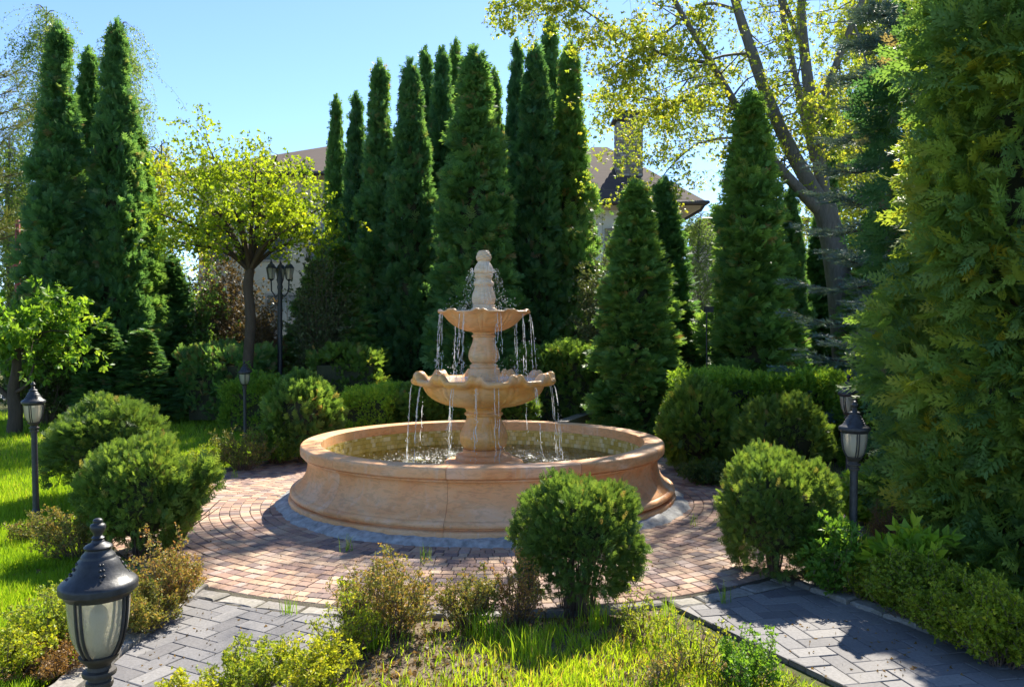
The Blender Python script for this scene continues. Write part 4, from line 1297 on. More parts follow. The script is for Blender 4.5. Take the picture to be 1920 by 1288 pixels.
# ------------------------------------------------------------------ BIG THUJA AT RIGHT
def big_thuja(loc, H, Rr, seed, ncl, per, tpls, size, mat, label, tint, name='thuja', z0=.12, fat=.35, cvar=.22, hang=.55):
    fb = FB(seed); rs = fb.rg; cen, rad, ax = [], [], []
    for k in range(ncl):
        t = rs.rand() ** 1.15; z = z0 + (H - z0) * t
        a = rs.uniform(0, 2 * PI)
        if math.cos(a - R(-140)) < -.35 and rs.rand() < .55: a += PI
        l = 1 + .16 * math.sin(a * 3 + z * 2.1 + seed) + .13 * math.sin(z * 5.3 + a * 2) + rs.normal() * .05
        r = Rr * min(1, .70 + 1.2 * t) * max(0, 1 - t ** 2.4) ** fat * l
        s_ = .24 * rs.uniform(.7, 1.35)
        cen.append(((r - s_ * .6) * math.cos(a), (r - s_ * .6) * math.sin(a), z)); rad.append((s_, s_, s_ * 1.1))
        n = np.array([math.cos(a), math.sin(a), .15]); ax.append(n / np.linalg.norm(n))
    fb.clumps(cen, rad, per, tpls, size, .15, ax, tint, .13, cvar, .15, hang * .3)
    e = empty(name, loc, label, 'thuja', 'large thujas at the right edge')
    fb.build('crown', mat, e)
    mb = MB(); pr = [(max(.01, Rr * .58 * min(1, .7 + 1.2 * i / 12) * max(0, 1 - (i / 12) ** 2.4) ** fat), z0 + .1 + (H * .95 - z0) * i / 12) for i in range(13)]
    rr = random.Random(seed); mb.lathe([(.01, z0 + .1)] + pr, 18, lambda a, i, r, z: (r * (1 + rr.uniform(-.15, .15)), z)); mb.build('inner_twigs', M['inner'], e, smooth=80)
    mb = MB(); mb.tube([(0, 0, -.05), (.02, 0, 1), (0, 0, H * .8)], [.11, .09, .02], 9); mb.build('trunk', M['bark_red'], e, smooth=60)
    return e
big_thuja((3.95, 5.75, 0), 5.2, 1.0, 41, 500, 20, T_NEAR, .195, M['thuja_gold'], 'huge near thuja with golden tips filling the right edge', .38)
big_thuja((4.85, 8.1, 0), 6.0, 1.05, 42, 230, 16, T_MID, .22, M['thuja'], 'dark large thuja behind the golden tipped one', .5)
big_thuja((3.72, 6.9, 0), 1.45, .46, 43, 110, 22, T_MID, .14, M['thuja_gold'], 'low silvery green thuja at the foot of the huge one', .15, 'low_thuja', .05, .5, .1)

# ------------------------------------------------------------------ BRANCHING TREES
class Tree:
    def __init__(s, seed):
        s.rg = random.Random(seed); s.mb = MB(); s.tips = []
    def limb(s, pts, r0, r1, n=7):
        """smooth limb through points; returns sampled (point, dir, radius)"""
        P_ = [Vector(p) for p in pts]; out = []
        m = len(P_)
        for i in range(m - 1):
            p0, p1, p2, p3 = P_[max(i - 1, 0)], P_[i], P_[i + 1], P_[min(i + 2, m - 1)]
            for k in range(4):
                t = k / 4
                out.append(.5 * (2 * p1 + (p2 - p0) * t + (2 * p0 - 5 * p1 + 4 * p2 - p3) * t * t + (3 * p1 - p0 - 3 * p2 + p3) * t ** 3))
        out.append(P_[-1])
        N = len(out); rad = [r0 + (r1 - r0) * i / (N - 1) for i in range(N)]
        s.mb.tube(out, [r * s.rg.uniform(.96, 1.05) for r in rad], n)
        return [(out[i], (out[min(i + 1, N - 1)] - out[max(i - 1, 0)]).normalized(), rad[i]) for i in range(N)]
    def grow(s, p, d, L, r, depth, droop=.1, spread=.7, kids=4, wob=.25, n=5):
        p = Vector(p); d = Vector(d).normalized(); pts = [p.copy()]; seg = 4 if depth == 0 else 5
        for i in range(seg):
            d = (d + Vector((s.rg.gauss(0, wob), s.rg.gauss(0, wob), s.rg.gauss(0, wob) - droop)) * .35).normalized()
            p = p + d * L / seg; pts.append(p.copy())
        s.mb.tube(pts, [max(.0015, r * (1 - .75 * i / seg)) for i in range(seg + 1)], max(3, n), cap=False)
        if depth == 0:
            for i in range(1, seg + 1): s.tips.append((pts[i].copy(), (pts[i] - pts[i - 1]).normalized()))
            return
        for k in range(kids):
            i = s.rg.randint(1, seg); q = pts[i]; dd = (pts[i] - pts[i - 1]).normalized()
            sd2 = Vector((s.rg.gauss(0, 1), s.rg.gauss(0, 1), s.rg.gauss(0, .6))); sd2 = (sd2 - dd * sd2.dot(dd)).normalized()
            s.grow(q, dd * (1 - spread) + sd2 * spread, L * s.rg.uniform(.45, .7), r * (1 - .75 * i / seg) * .65, depth - 1, droop, spread, kids, wob, n - 1)
    def leaves(s, per, tpls, size, spread, tint, tvar, seed, hang=.4, flat=0.0):
        fb = FB(seed); rs = fb.rg
        P0 = np.array([t[0] for t in s.tips]); D0 = np.array([t[1] for t in s.tips])
        P1 = np.repeat(P0, per, 0) + rs.normal(size=(len(P0) * per, 3)) * spread; D1 = np.repeat(D0, per, 0)
        n = len(P1)
        d = D1 * .5 + rs.normal(size=(n, 3)) * .6 - [0, 0, hang]
        nr = rs.normal(size=(n, 3)) * (1 - flat) + np.array([0, 0, 1.0]) * flat
        ct = np.repeat(rs.normal(size=len(P0)) * .12, per)
        fb.put(tpls, P1, d, nr, size * rs.uniform(.7, 1.3, n), np.clip(tint + ct + rs.normal(size=n) * tvar, 0, 1))
        return fb
def shift(pts, o): return [(p[0] - o[0], p[1] - o[1], p[2] - o[2]) for p in pts]

# --- yellow maple left of the fountain
Ym = 15.2; mo = (XY(468, Ym)[0], Ym, 0.0)
t = Tree(7)
pp = lambda px, py, dy=0: P(px, py, Ym + dy)
tr = t.limb(shift([(mo[0], Ym, -.05), pp(464, 700), pp(470, 600), pp(465, 540), pp(469, 505)], mo), .105, .085, 10)
for (px, py, dy) in [(325, 425, .3), (362, 350, -.8), (425, 318, 1.0), (480, 322, -.9), (530, 322, .8), (572, 372, -.6), (612, 385, .4), (296, 400, -.5), (440, 395, -1.5), (515, 395, 1.5), (388, 268, .2), (520, 290, .1), (318, 330, .6), (335, 455, -1.3), (600, 445, .9), (405, 300, -.6), (560, 420, -1.3)]:
    e_ = pp(px, py, dy); m1 = ((mo[0] * .62 + e_[0] * .38), Ym + dy * .4, e_[2] * .45 + 2.98 * .55 + .10)
    lb_ = t.limb(shift([(mo[0], Ym, 2.9), m1, e_], mo), .048, .012, 6)
    for q, d, r in lb_[4:]:
        for k in range(2):
            sdv = Vector((t.rg.gauss(0, 1), t.rg.gauss(0, 1), t.rg.gauss(.1, .22)))
            t.grow(q, d * .35 + sdv * .7, t.rg.uniform(.35, .7), r * .45, 1, .02, .6, 4, .22, 4)
e = empty('yellow_maple', mo, 'small umbrella shaped maple with bright yellow green leaves left of the fountain', 'tree')
t.mb.build('trunk', M['bark_brown'], e, smooth=60)
t.leaves(2, T_LEAF3, .082, .055, .24, .2, 8, .1, .45).build('crown', M['maple'], e)

# --- big leaning tree on the right
Yt = 15.0; bo = (XY(1592, Yt)[0], Yt, 0.0)
t = Tree(12); q_ = lambda px, py, dy=0: P(px, py, Yt + dy)
L_ = lambda lst, r0, r1, n=9: t.limb(shift(lst, bo), r0, r1, n)
L_([(bo[0], Yt, -.1), q_(1588, 700), q_(1578, 560), q_(1562, 455), q_(1545, 385)], .27, .205, 14)
stems = [L_([q_(1548, 395), q_(1492, 300, .1), q_(1445, 200, .0), q_(1410, 100, -.2), q_(1378, 0, -.3), q_(1350, -120, -.3), q_(1330, -260, -.2)], .15, .045),
         L_([q_(1550, 400), q_(1532, 280, .3), q_(1512, 130, .5), q_(1503, 20, .6), q_(1512, -120, .6), q_(1520, -260, .6)], .14, .045),
         L_([q_(1528, 300, .3), q_(1496, 170, .9), q_(1470, 40, 1.1), q_(1450, -80, 1.3), q_(1430, -220, 1.5)], .085, .03),
         L_([q_(1530, 225, .4), q_(1565, 130, .2), q_(1600, 40, .0), q_(1640, -60, -.2), q_(1670, -200, -.3)], .085, .03),
         L_([q_(1512, 100, .5), q_(1480, 30, .2), q_(1455, -60, 0), q_(1440, -180, -.2)], .06, .02),
         L_([q_(1540, 400), q_(1470, 325, -.3), q_(1440, 290, -.4), q_(1385, 205, -.7), q_(1335, 120, -1.0), q_(1275, 20, -1.3), q_(1235, -60, -1.5)], .11, .03),
         L_([q_(1335, 118, -1.0), q_(1260, 108, -1.2), q_(1170, 66, -1.4), q_(1090, 16, -1.6), q_(1010, -40, -1.8)], .035, .008, 6),
         L_([q_(1382, 20, -.3), q_(1320, 8, -.6), q_(1250, 60, -.9), q_(1190, 100, -1.1), q_(1135, 135, -1.2)], .035, .008, 6),
         L_([q_(1390, 210, -.7), q_(1320, 190, -.3), q_(1240, 190, .0), q_(1190, 182, .2), q_(1150, 190, .3)], .03, .007, 6),
         L_([q_(1408, 100, -.2), q_(1340, 110, .5), q_(1290, 150, 1.0), q_(1262, 200, 1.2), q_(1250, 240, 1.3)], .03, .007, 6),
         L_([q_(1440, 290, -.4), q_(1380, 260, .2), q_(1310, 270, .5), q_(1260, 310, .7), q_(1230, 350, .8)], .03, .007, 6),
         L_([q_(1345, -120, -.3), q_(1230, -90, -.8), q_(1100, -40, -1.2), q_(990, 0, -1.4), q_(935, 18, -1.5)], .04, .008, 6),
         L_([q_(1600, 40, 0), q_(1625, 120, -.4), q_(1640, 210, -.6)], .025, .008, 5),
         L_([q_(1532, 280, .3), q_(1580, 260, -.2), q_(1625, 280, -.5)], .03, .008, 5)]
for si, st in enumerate(stems):
    for (q, d, r) in st[3:]:
        for k in range(1 if si < 5 else 2):
            if t.rg.random() < .25: continue
            sdv = Vector((t.rg.gauss(-.3, 1), t.rg.gauss(0, 1), t.rg.gauss(-.1, .6)))
            t.grow(q, d * .3 + sdv * .6, t.rg.uniform(.6, 1.35) * (.55 if si in (6, 7, 8, 9, 11) else 1.0), max(.006, min(.02, r * .35)), 2, .14, .65, 3, .3, 4)
e = empty('leaning_tree', bo, 'tall leaning grey tree forking into stems with sparse spring leaves', 'tree')
t.mb.build('trunk', M['bark_grey'], e, smooth=60)
t.leaves(2, T_LEAF3, .066, .06, .42, .22, 9, .5).build('crown', M['spring'], e)

# --- weeping birches and other loose trees in the distance
def weeping(px, Y, py_top, wpx, label, seed, mat='birch', n=26, size=.10, tint=.5, name='birch_tree', bark='bark_grey', pyb=None, strand=(1.2, 3.0), per=1):
    x = (px - 960) / F * Y; H = CAMZ + (HY - py_top) / F * Y; Rr = wpx / 2 / F * Y
    t = Tree(seed); rr = t.rg
    tr = t.limb([(0, 0, -.1), (.1, 0, H * .3), (-.08, .1, H * .6), (.05, 0, H * .97)], .16, .012, 8)
    for k in range(n):
        z = H * (.28 + .70 * (k / n) ** .9); a = rr.uniform(0, 2 * PI); f_ = max(.15, (1 - ((z / H - .45) / .6) ** 2)) * Rr * rr.uniform(.5, 1.1)
        e_ = Vector((f_ * math.cos(a), f_ * math.sin(a), z + f_ * .35)); m_ = Vector((e_.x * .5, e_.y * .5, z + f_ * .35))
        lb_ = t.limb([(0, 0, z - f_ * .2), m_, e_], .025, .005, 4)
        for (q, d, r) in lb_[2:]:
            for j in range(2):
                L = rr.uniform(*strand) * .5; p = q.copy(); pts = [p.copy()]; ox, oy = rr.gauss(0, .12), rr.gauss(0, .12)
                for i in range(7):
                    p = p + Vector((ox * (1 - i / 7) + rr.gauss(0, .03), oy * (1 - i / 7) + rr.gauss(0, .03), -L / 7)); pts.append(p.copy())
                    t.tips.append((p.copy(), Vector((0, 0, -1))))
                t.mb.tube(pts[::2] + [pts[-1]], .003, 3, cap=False)
    e = empty(name, (x, Y, 0), label, 'tree', 'loose leafed trees in the distance')
    t.mb.build('trunk', M[bark], e, smooth=60)
    t.leaves(per, T_BIRCH, size, .06, tint, .2, seed + 50, .6).build('crown', M[mat], e)
    return e
weeping(84, 24, -10, 150, 'sparse weeping birch behind the leftmost tall thuja', 61, n=36, per=4, size=.07)
weeping(228, 24, 20, 150, 'weeping birch showing right of the tall left thujas', 62, tint=.55, n=38, per=4, size=.07)
weeping(15, 22, 240, 150, 'pale green weeping tree at the left edge', 63, tint=.85, n=30, per=2)
weeping(70, 27, 330, 170, 'blue green birch low behind the leftmost thuja', 64, tint=.25, n=30, per=2)
weeping(1312, 33, 385, 120, 'bright weeping birch beside the white house', 65, tint=.9, n=30, per=2)
weeping(1625, 21, -60, 210, 'tall yellow green birch behind the leaning tree', 66, 'spring', 40, .12, .45, per=3)
weeping(1560, 24, 120, 170, 'yellow green tree far behind the forking stems', 67, 'spring', 34, .12, .3, per=2)
weeping(1160, 20.5, 400, 90, 'thin pale tree before the white house wall', 68, 'birch', 14, .08, .3)
weeping(300, 22, 250, 120, 'yellow green tree behind the maple at left', 69, 'spring', 26, .11, .4, per=2)

# --- blue spruce
sx, sy = XY(1676, 10.6)
t = Tree(21); fb = FB(22); rs = fb.rg; Hs = 6.6
t.limb([(0, 0, -.05), (0, .02, 2.5), (0, 0, Hs)], .14, .01, 9)
pts_, dir_, nr_, sc_ = [], [], [], []
for k in range(64):
    z = .45 + 5.9 * (k / 64); Lb = 1.55 * (1 - z / Hs) ** .75 + .18; a = k * 2.399 + t.rg.uniform(-.3, .3)
    d = Vector((math.cos(a), math.sin(a), -.05)); pl = [Vector((0, 0, z))]
    for i in range(1, 7):
        u = i / 6; pl.append(Vector((d.x * Lb * u, d.y * Lb * u, z - .16 * Lb * math.sin(PI * u * .8) + .10 * Lb * u * u)))
    t.mb.tube(pl, [.016 * (1 - .8 * i / 6) for i in range(7)], 4, cap=False)
    side = Vector((-d.y, d.x, 0))
    for i in range(1, 7):
        for sg in (-1, 0, 1):
            for rep in range(2):
                u = i / 6; dd = (d * .8 + side * sg * .9 + Vector((0, 0, t.rg.uniform(-.15, .2)))).normalized()
                ln = (.30 + .12 * t.rg.random()) * (1.15 - .45 * u)
                p = pl[i - 1].lerp(pl[i], t.rg.random())
                pts_.append(p); dir_.append(dd); sc_.append(ln)
                for m_ in range(2):
                    q = p + dd * ln * t.rg.uniform(.3, .8); d3 = (dd + side * t.rg.choice((-1, 1)) * .8).normalized()
                    pts_.append(q); dir_.append(d3); sc_.append(ln * .6)
n = len(pts_)
fb.put(T_NEEDLE, np.array(pts_), np.array(dir_), rs.normal(size=(n, 3)) * .2 + [0, 0, 1], np.array(sc_), np.clip(rs.normal(.5, .22, n), 0, 1))
e = empty('blue_spruce', (sx, sy, 0), 'blue grey spruce with tiered branches behind the right thujas', 'tree')
t.mb.build('trunk', M['bark_brown'], e, smooth=60)
fb.build('crown', M['spruce'], e)

# --- pine branch tree at the far left
x_, y_ = XY(-70, 19.0)
t = Tree(23); fb = FB(24); rs = fb.rg
t.limb([(0, 0, -.05), (.1, 0, 3.5), (0, 0, 8.0)], .16, .03, 8)
pts_, dir_, sc_ = [], [], []
for k in range(26):
    z = 3.6 + 4.2 * t.rg.random(); a = t.rg.uniform(0, 6.28); Lb = t.rg.uniform(.7, 1.35)
    if k < 5: a = t.rg.uniform(-.4, .3); z = 5.6 + .35 * k; Lb = 1.3
    d = Vector((math.cos(a), math.sin(a), .25)); pl = [Vector((0, 0, z)) + d * Lb * i / 5 + Vector((0, 0, .12 * (i / 5) ** 2)) for i in range(6)]
    t.mb.tube(pl, [.03 * (1 - .8 * i / 5) for i in range(6)], 5, cap=False)
    for i in range(2, 6):
        for j in range(5):
            dd = (d + Vector((t.rg.gauss(0, .6), t.rg.gauss(0, .6), t.rg.gauss(.3, .4)))).normalized()
            pts_.append(pl[i]); dir_.append(dd); sc_.append(t.rg.uniform(.35, .55))
fb.put(T_NEEDLE, np.array(pts_), np.array(dir_), rs.normal(size=(len(pts_), 3)), np.array(sc_), np.clip(rs.normal(.5, .2, len(pts_)), 0, 1))
e = empty('pine_tree', (x_, y_, 0), 'pine whose needled branch reaches in at the left edge', 'tree')
t.mb.build('trunk', M['bark_red'], e, smooth=60); fb.build('crown', M['needle'], e)

# --- bright leafy small tree at the left edge
lx, ly = XY(26, 14.0)
t = Tree(33)
t.limb([(0, 0, -.05), (.03, 0, .35), (-.02, .02, .75), (.05, 0, 1.15), (.02, 0, 1.7)], .13, .06, 10)
t.limb([(0, 0, .55), (-.3, .05, .8), (-.55, 0, 1.1)], .06, .02, 6)
t.limb([(0, 0, .7), (.25, -.05, .85), (.35, 0, 1.2)], .045, .015, 6)
for k in range(26):
    a = t.rg.uniform(0, 6.28); el = t.rg.uniform(.15, 1.2); L = t.rg.uniform(.75, 1.15)
    t.grow((.02, 0, t.rg.uniform(1.25, 1.8)), (math.cos(a) * math.cos(el), math.sin(a) * math.cos(el), math.sin(el)), L, .02, 1, .10, .6, 5, .25, 4)
e = empty('grafted_tree', (lx, ly, 0), 'small gnarled tree with a bright green dome of leaves at the left edge', 'tree')
t.mb.build('trunk', M['bark_brown'], e, smooth=60)
t.leaves(2, T_BROAD, .15, .06, .5, .2, 34, .15, .4).build('crown', M['fresh'], e)

# --- brown twiggy shrubs in the background
def twig_shrub(loc, h, w, n, leafmat, tint, label, seed, size=.03, per=3, name='twiggy_shrub', tpls=None, group=None, stems='twig', lean=(0, 0), r=.0035, cat='shrub', kids=5, low=.25):
    rr = random.Random(seed); mb = MB(); tips = []
    for k in range(n):
        a = rr.uniform(0, 6.28); e_ = math.sqrt(rr.random()) * w / 2; b = min(.10, w * .16) * rr.random(); hh = h * rr.choice([.55, .7, .8, .9, 1.0, 1.2]) * rr.uniform(.85, 1.1) * (1 - .35 * (e_ / (w / 2)) ** 2)
        p0 = Vector((b * math.cos(a), b * math.sin(a), -.02)); p1 = Vector((e_ * math.cos(a) + lean[0] * hh, e_ * math.sin(a) + lean[1] * hh, hh))
        m1 = p0.lerp(p1, .5) + Vector((rr.gauss(0, .03), rr.gauss(0, .03), .08 * hh))
        pts = [p0, p0.lerp(m1, .55), m1, m1.lerp(p1, .55) + Vector((rr.gauss(0, .012), rr.gauss(0, .012), 0)), p1]
        mb.tube(pts, [r, r * .85, r * .7, r * .5, r * .3], 4, cap=False)
        for j in range(kids):
            f_ = rr.uniform(low, 1); i = min(3, int(f_ * 4)); q = pts[i].lerp(pts[i + 1], f_ * 4 - i)
            d = Vector((rr.gauss(0, 1), rr.gauss(0, 1), rr.uniform(.3, 1.6))).normalized(); L = h * rr.uniform(.10, .22)
            q2 = q + d * L; mb.tube([q, q2], [r * .5, r * .25], 3, cap=False)
            for s_ in range(3): tips.append((q.lerp(q2, (s_ + .5) / 3), d))
        for s_ in range(4): tips.append((pts[3].lerp(pts[4], s_ / 4), (pts[4] - pts[3]).normalized()))
    fb = FB(seed + 7); rs = fb.rg
    P0 = np.repeat(np.array([t_[0] for t_ in tips]), per, 0); D0 = np.repeat(np.array([t_[1] for t_ in tips]), per, 0); m_ = len(P0)
    P0 = P0 + rs.normal(size=(m_, 3)) * size * .4
    fb.put(tpls or T_LEAF, P0, D0 * .7 + rs.normal(size=(m_, 3)) * .6, rs.normal(size=(m_, 3)), size * rs.uniform(.6, 1.4, m_), np.clip(rs.normal(tint, .22, m_), 0, 1))
    e = empty(name, (loc[0], loc[1], loc[2] if len(loc) > 2 else 0), label, cat, group)
    mb.build('stems', M[stems], e); fb.build('leaves', M[leafmat], e)
    return e
def tg(px, py): return G(px, py)
twig_shrub(XY(425, 18.4), 3.2, 1.9, 150, 'russet', .2, 'tall brownish twiggy shrub left of the maple trunk', 71, .10, 2, r=.008, tpls=T_LEAF)
twig_shrub(XY(488, 17.4), 2.3, .9, 90, 'russet', .2, 'brown twiggy shrub right of the maple trunk', 72, .09, 2, r=.008)
twig_shrub(XY(606, 16.9), 3.2, 1.2, 120, 'needle', .3, 'olive twiggy shrub right of the double street lamp', 73, .09, 3, r=.007)
twig_shrub(XY(380, 17.9), 2.5, 1.5, 110, 'thuja_olive', .4, 'loose green shrub behind the wooden rail', 74, .11, 3, r=.007)
twig_shrub(XY(90, 15.6), 1.5, 2.0, 90, 'darkleaf', .5, 'dark tangled shrub beneath the leftmost thuja', 75, .09, 2, r=.007)
twig_shrub(XY(1140, 16.8), 3.6, 1.3, 100, 'needle', .6, 'pale needled shrub between the tall row and the short broad thuja', 76, .09, 3, r=.006)
twig_shrub(XY(470, 14.6), .95, .9, 40, 'fresh', .4, 'green leafy shrub right behind the far left lamp', 77, .09, 2, tpls=T_BROAD, r=.005)

# ------------------------------------------------------------------ LOW PLANTS IN THE BEDS
BG = 'low shrubs of the front bed'
twig_shrub((*tg(722, 1205), .03), 0.410, .62, 80, 'barberry', .42, 'largest orange and green barberry in the front bed', 81, 0.023, 3, 'barberry', group=BG)
twig_shrub((*tg(650, 1235), .03), 0.312, .40, 37, 'spirea', .4, 'green and bare twigged shrub left of the largest barberry', 82, 0.023, 2, 'barberry', group=BG)
twig_shrub((*tg(880, 1188), .03), 0.328, .40, 46, 'barberry', .35, 'barberry mixed with grass right of the largest one', 83, 0.022, 3, 'barberry', group=BG)
twig_shrub((*tg(968, 1180), .03), 0.328, .34, 46, 'barberry', .75, 'reddish barberry touching the bare stemmed globe', 84, 0.018, 2, 'barberry', group=BG)
twig_shrub((*tg(470, 1290), .0), 0.197, .50, 49, 'spirea', .55, 'yellow green spirea spilling over the left grey path', 85, 0.027, 2, 'spirea', group=BG)
twig_shrub((*tg(590, 1300), .02), 0.230, .45, 43, 'spirea', .5, 'yellow green spirea below the largest barberry', 86, 0.027, 2, 'spirea', group=BG)
twig_shrub((*tg(350, 1330), .0), 0.131, .34, 28, 'spirea', .6, 'small spirea sprig nearest the large lamp', 87, 0.025, 2, 'spirea', group=BG)
twig_shrub((*tg(1200, 1215), .03), 0.246, .34, 22, 'spirea', .6, 'thin yellowish weed right of the bare stemmed globe', 88, 0.022, 1, 'spirea', group=BG)
twig_shrub((*tg(1300, 1270), .03), 0.279, .42, 24, 'spirea', .7, 'open yellow twigged shrub before the right path', 89, 0.023, 1, 'spirea', group=BG)
twig_shrub((*tg(1400, 1300), .02), 0.246, .36, 34, 'fresh', .3, 'dark twigged leafy shoot at the edge of the right path', 90, 0.028, 2, 'spirea', group=BG)
twig_shrub((*tg(1480, 1330), .0), 0.180, .30, 18, 'spirea', .4, 'small yellow tipped sprig low on the right path', 91, 0.022, 1, 'spirea', group=BG)
twig_shrub((*tg(1240, 1310), .03), 0.180, .34, 21, 'barberry', .4, 'rusty low weed at the lower middle of the front bed', 92, 0.020, 1, 'barberry', group=BG)

LG = 'low shrubs of the left bed'
twig_shrub((*tg(305, 1150), .0), .42, .52, 74, 'barberry', .55, 'brown barberry beside the kerb right of the large lamp', 93, 0.022, 3, 'barberry', group=LG)
twig_shrub((*tg(265, 1185), .0), .28, .40, 49, 'barberry', .3, 'greenish barberry low behind the large lamp', 94, 0.022, 3, 'barberry', group=LG)
twig_shrub((*tg(150, 1050), .0), .42, .75, 80, 'barberry', .35, 'olive barberry under the left globes', 95, 0.023, 3, 'barberry', group=LG)
twig_shrub((*tg(75, 1020), .0), .22, .50, 37, 'barberry', .3, 'small dry barberry at the foot of the lawn lamp', 96, 0.023, 2, 'barberry', group=LG)
twig_shrub((*tg(100, 1215), .0), .32, .55, 68, 'spirea', .6, 'yellow green spirea left of the large lamp', 97, 0.027, 2, 'spirea', group=LG)
twig_shrub((*tg(30, 1270), .0), .26, .45, 49, 'spirea', .4, 'grassy yellow spirea in the bottom left corner', 98, 0.025, 2, 'spirea', group=LG)
twig_shrub((*tg(80, 1265), .0), .15, .5, 60, 'russet', .5, 'dry brown tangle by the left kerb', 99, 0.020, 2, 'dry_shrub', group=LG)
twig_shrub((*tg(455, 880), .0), .46, .9, 68, 'barberry', .2, 'low greenish shrub left of the far left globe', 100, 0.032, 2, 'barberry', group=LG)
twig_shrub((*tg(390, 880), .0), .30, .7, 43, 'spirea', .4, 'low yellowish shrub at the back edge of the lawn', 101, 0.032, 2, 'spirea', group=LG)
twig_shrub((*tg(520, 868), .0), .45, .8, 90, 'box', .4, 'green underplanting before the far left globe', 102, 0.040, 3, 'low_shrub', group=LG)

RG = 'low shrubs of the right bed'
twig_shrub((*tg(1560, 1112), .0), .42, .42, 60, 'fresh', .3, 'fresh green leafy shrub between the globe and the right lamp', 103, .05, 1, 'leafy_shrub', tpls=T_BROAD, group=RG)
twig_shrub((*tg(1625, 1125), .0), .30, .36, 51, 'spirea', .25, 'olive shrub at the foot of the near right lamp', 104, 0.025, 2, 'spirea', group=RG)
twig_shrub((*tg(1690, 1060), .0), .46, .46, 140, 'russet', .5, 'brown bare twigged shrub right of the near lamp', 105, 0.014, 3, 'dry_shrub', group=RG)
twig_shrub((*tg(1660, 985), .0), .44, .80, 80, 'fresh', .6, 'bright green leafy clump lit behind the brown shrub', 106, .085, 1, 'leafy_shrub', tpls=T_BROAD, group=RG)
twig_shrub((*tg(1725, 1165), .0), .34, .66, 130, 'spirea', .2, 'dark green feathery shrub along the right kerb', 107, 0.032, 3, 'spirea', group=RG)
twig_shrub((*tg(1800, 1200), .0), .34, .62, 120, 'spirea', .3, 'second feathery shrub further along the right kerb', 108, 0.032, 3, 'spirea', group=RG)
twig_shrub((*tg(1880, 1240), .0), .34, .60, 112, 'spirea', .2, 'feathery shrub in the bottom right corner', 109, 0.032, 3, 'spirea', group=RG)
twig_shrub((*tg(1690, 1130), .0), .40, .20, 9, 'fresh', .5, 'tall weed with long drooping leaves by the right kerb', 110, 0.130, 2, 'weed', tpls=T_BROAD, group=RG)
twig_shrub((*tg(1340, 905), .0), .20, .9, 50, 'darkleaf', .6, 'low dark groundcover under the dark right globe', 111, 0.050, 3, 'low_shrub', group=RG)

# ------------------------------------------------------------------ GRASS
def grass(name, label, pts_fn, n, h, w, seed, tint, tvar, zf, lean=.5, kindw=None, thin=False):
    rs = np.random.RandomState(seed); xy = pts_fn(rs, n); n = len(xy)
    z = np.array([zf(x, y) for x, y in xy]) - .004
    a = rs.uniform(0, 2 * PI, n); hh = h * rs.uniform(.45, 1.35, n); ww = w * rs.uniform(.7, 1.3, n)
    if kindw is not None:
        k = kindw(xy); hh *= k
    la = rs.uniform(0, 2 * PI, n); ll = hh * lean * rs.rand(n)
    b = np.stack([xy[:, 0], xy[:, 1], z], 1); s_ = np.stack([np.cos(a), np.sin(a), np.zeros(n)], 1) * ww[:, None] / 2
    l = np.stack([np.cos(la), np.sin(la), np.zeros(n)], 1) * ll[:, None]; u = np.array([0, 0, 1.0])
    v0 = b - s_; v1 = b + s_; v2 = b + l * .35 + u * hh[:, None] * .6 + s_ * .7; v3 = b + l * .35 + u * hh[:, None] * .6 - s_ * .7; v4 = b + l + u * hh[:, None]
    V = np.stack([v0, v1, v2, v3, v4], 1).reshape(-1, 3); o = np.arange(n)[:, None] * 5
    Fc = np.concatenate([o + [0, 1, 2], o + [0, 2, 3], o + [3, 2, 4]], 1).reshape(-1, 3)
    if thin:
        V = np.stack([v0, v1, v4], 1).reshape(-1, 3); Fc = np.arange(n)[:, None] * 3 + np.array([0, 1, 2])
    t = np.clip(rs.normal(tint, tvar, n) + .15 * np.array([hn(x * .7, y * .7) for x, y in xy]), 0, 1)
    o = link(name, np_mesh(name, V, Fc, np.repeat(t, 1 if thin else 3), M['grass'])); tag(o, label, 'grass', kind='stuff'); return o
def lawn_pts(rs, n):
    out = []
    # denser near the camera: sample in picture columns and rows of the ground
    py = rs.uniform(775, 1330, n * 2); px = rs.uniform(-120, 560, n * 2)
    Y = CAMZ * F / (py - HY); X = (px - 960) / F * Y
    ok = (np.hypot(X - FX, Y - FY) > RO + .12) & (X < -2.3)
    ok &= ~((py > 1085) & (px > 330))
    # bare soil under the shrubs by the kerb
    bare = (X > -3.15) & (Y < 5.3) & (rs.rand(len(X)) < .75)
    ok &= ~bare
    p = np.stack([X, Y], 1)[ok]; return p[:n]
grass('lawn_grass', 'fine sunlit lawn grass at the left', lawn_pts, 110000, .070, .010, 1, .5, .2, lawn_z, .7,
      lambda q: np.where(q[:, 1] < 5.9, 1.0 + .5 * (np.sin(q[:, 0] * 5) * np.sin(q[:, 1] * 4)), .8 + .03 * q[:, 1]), thin=True)
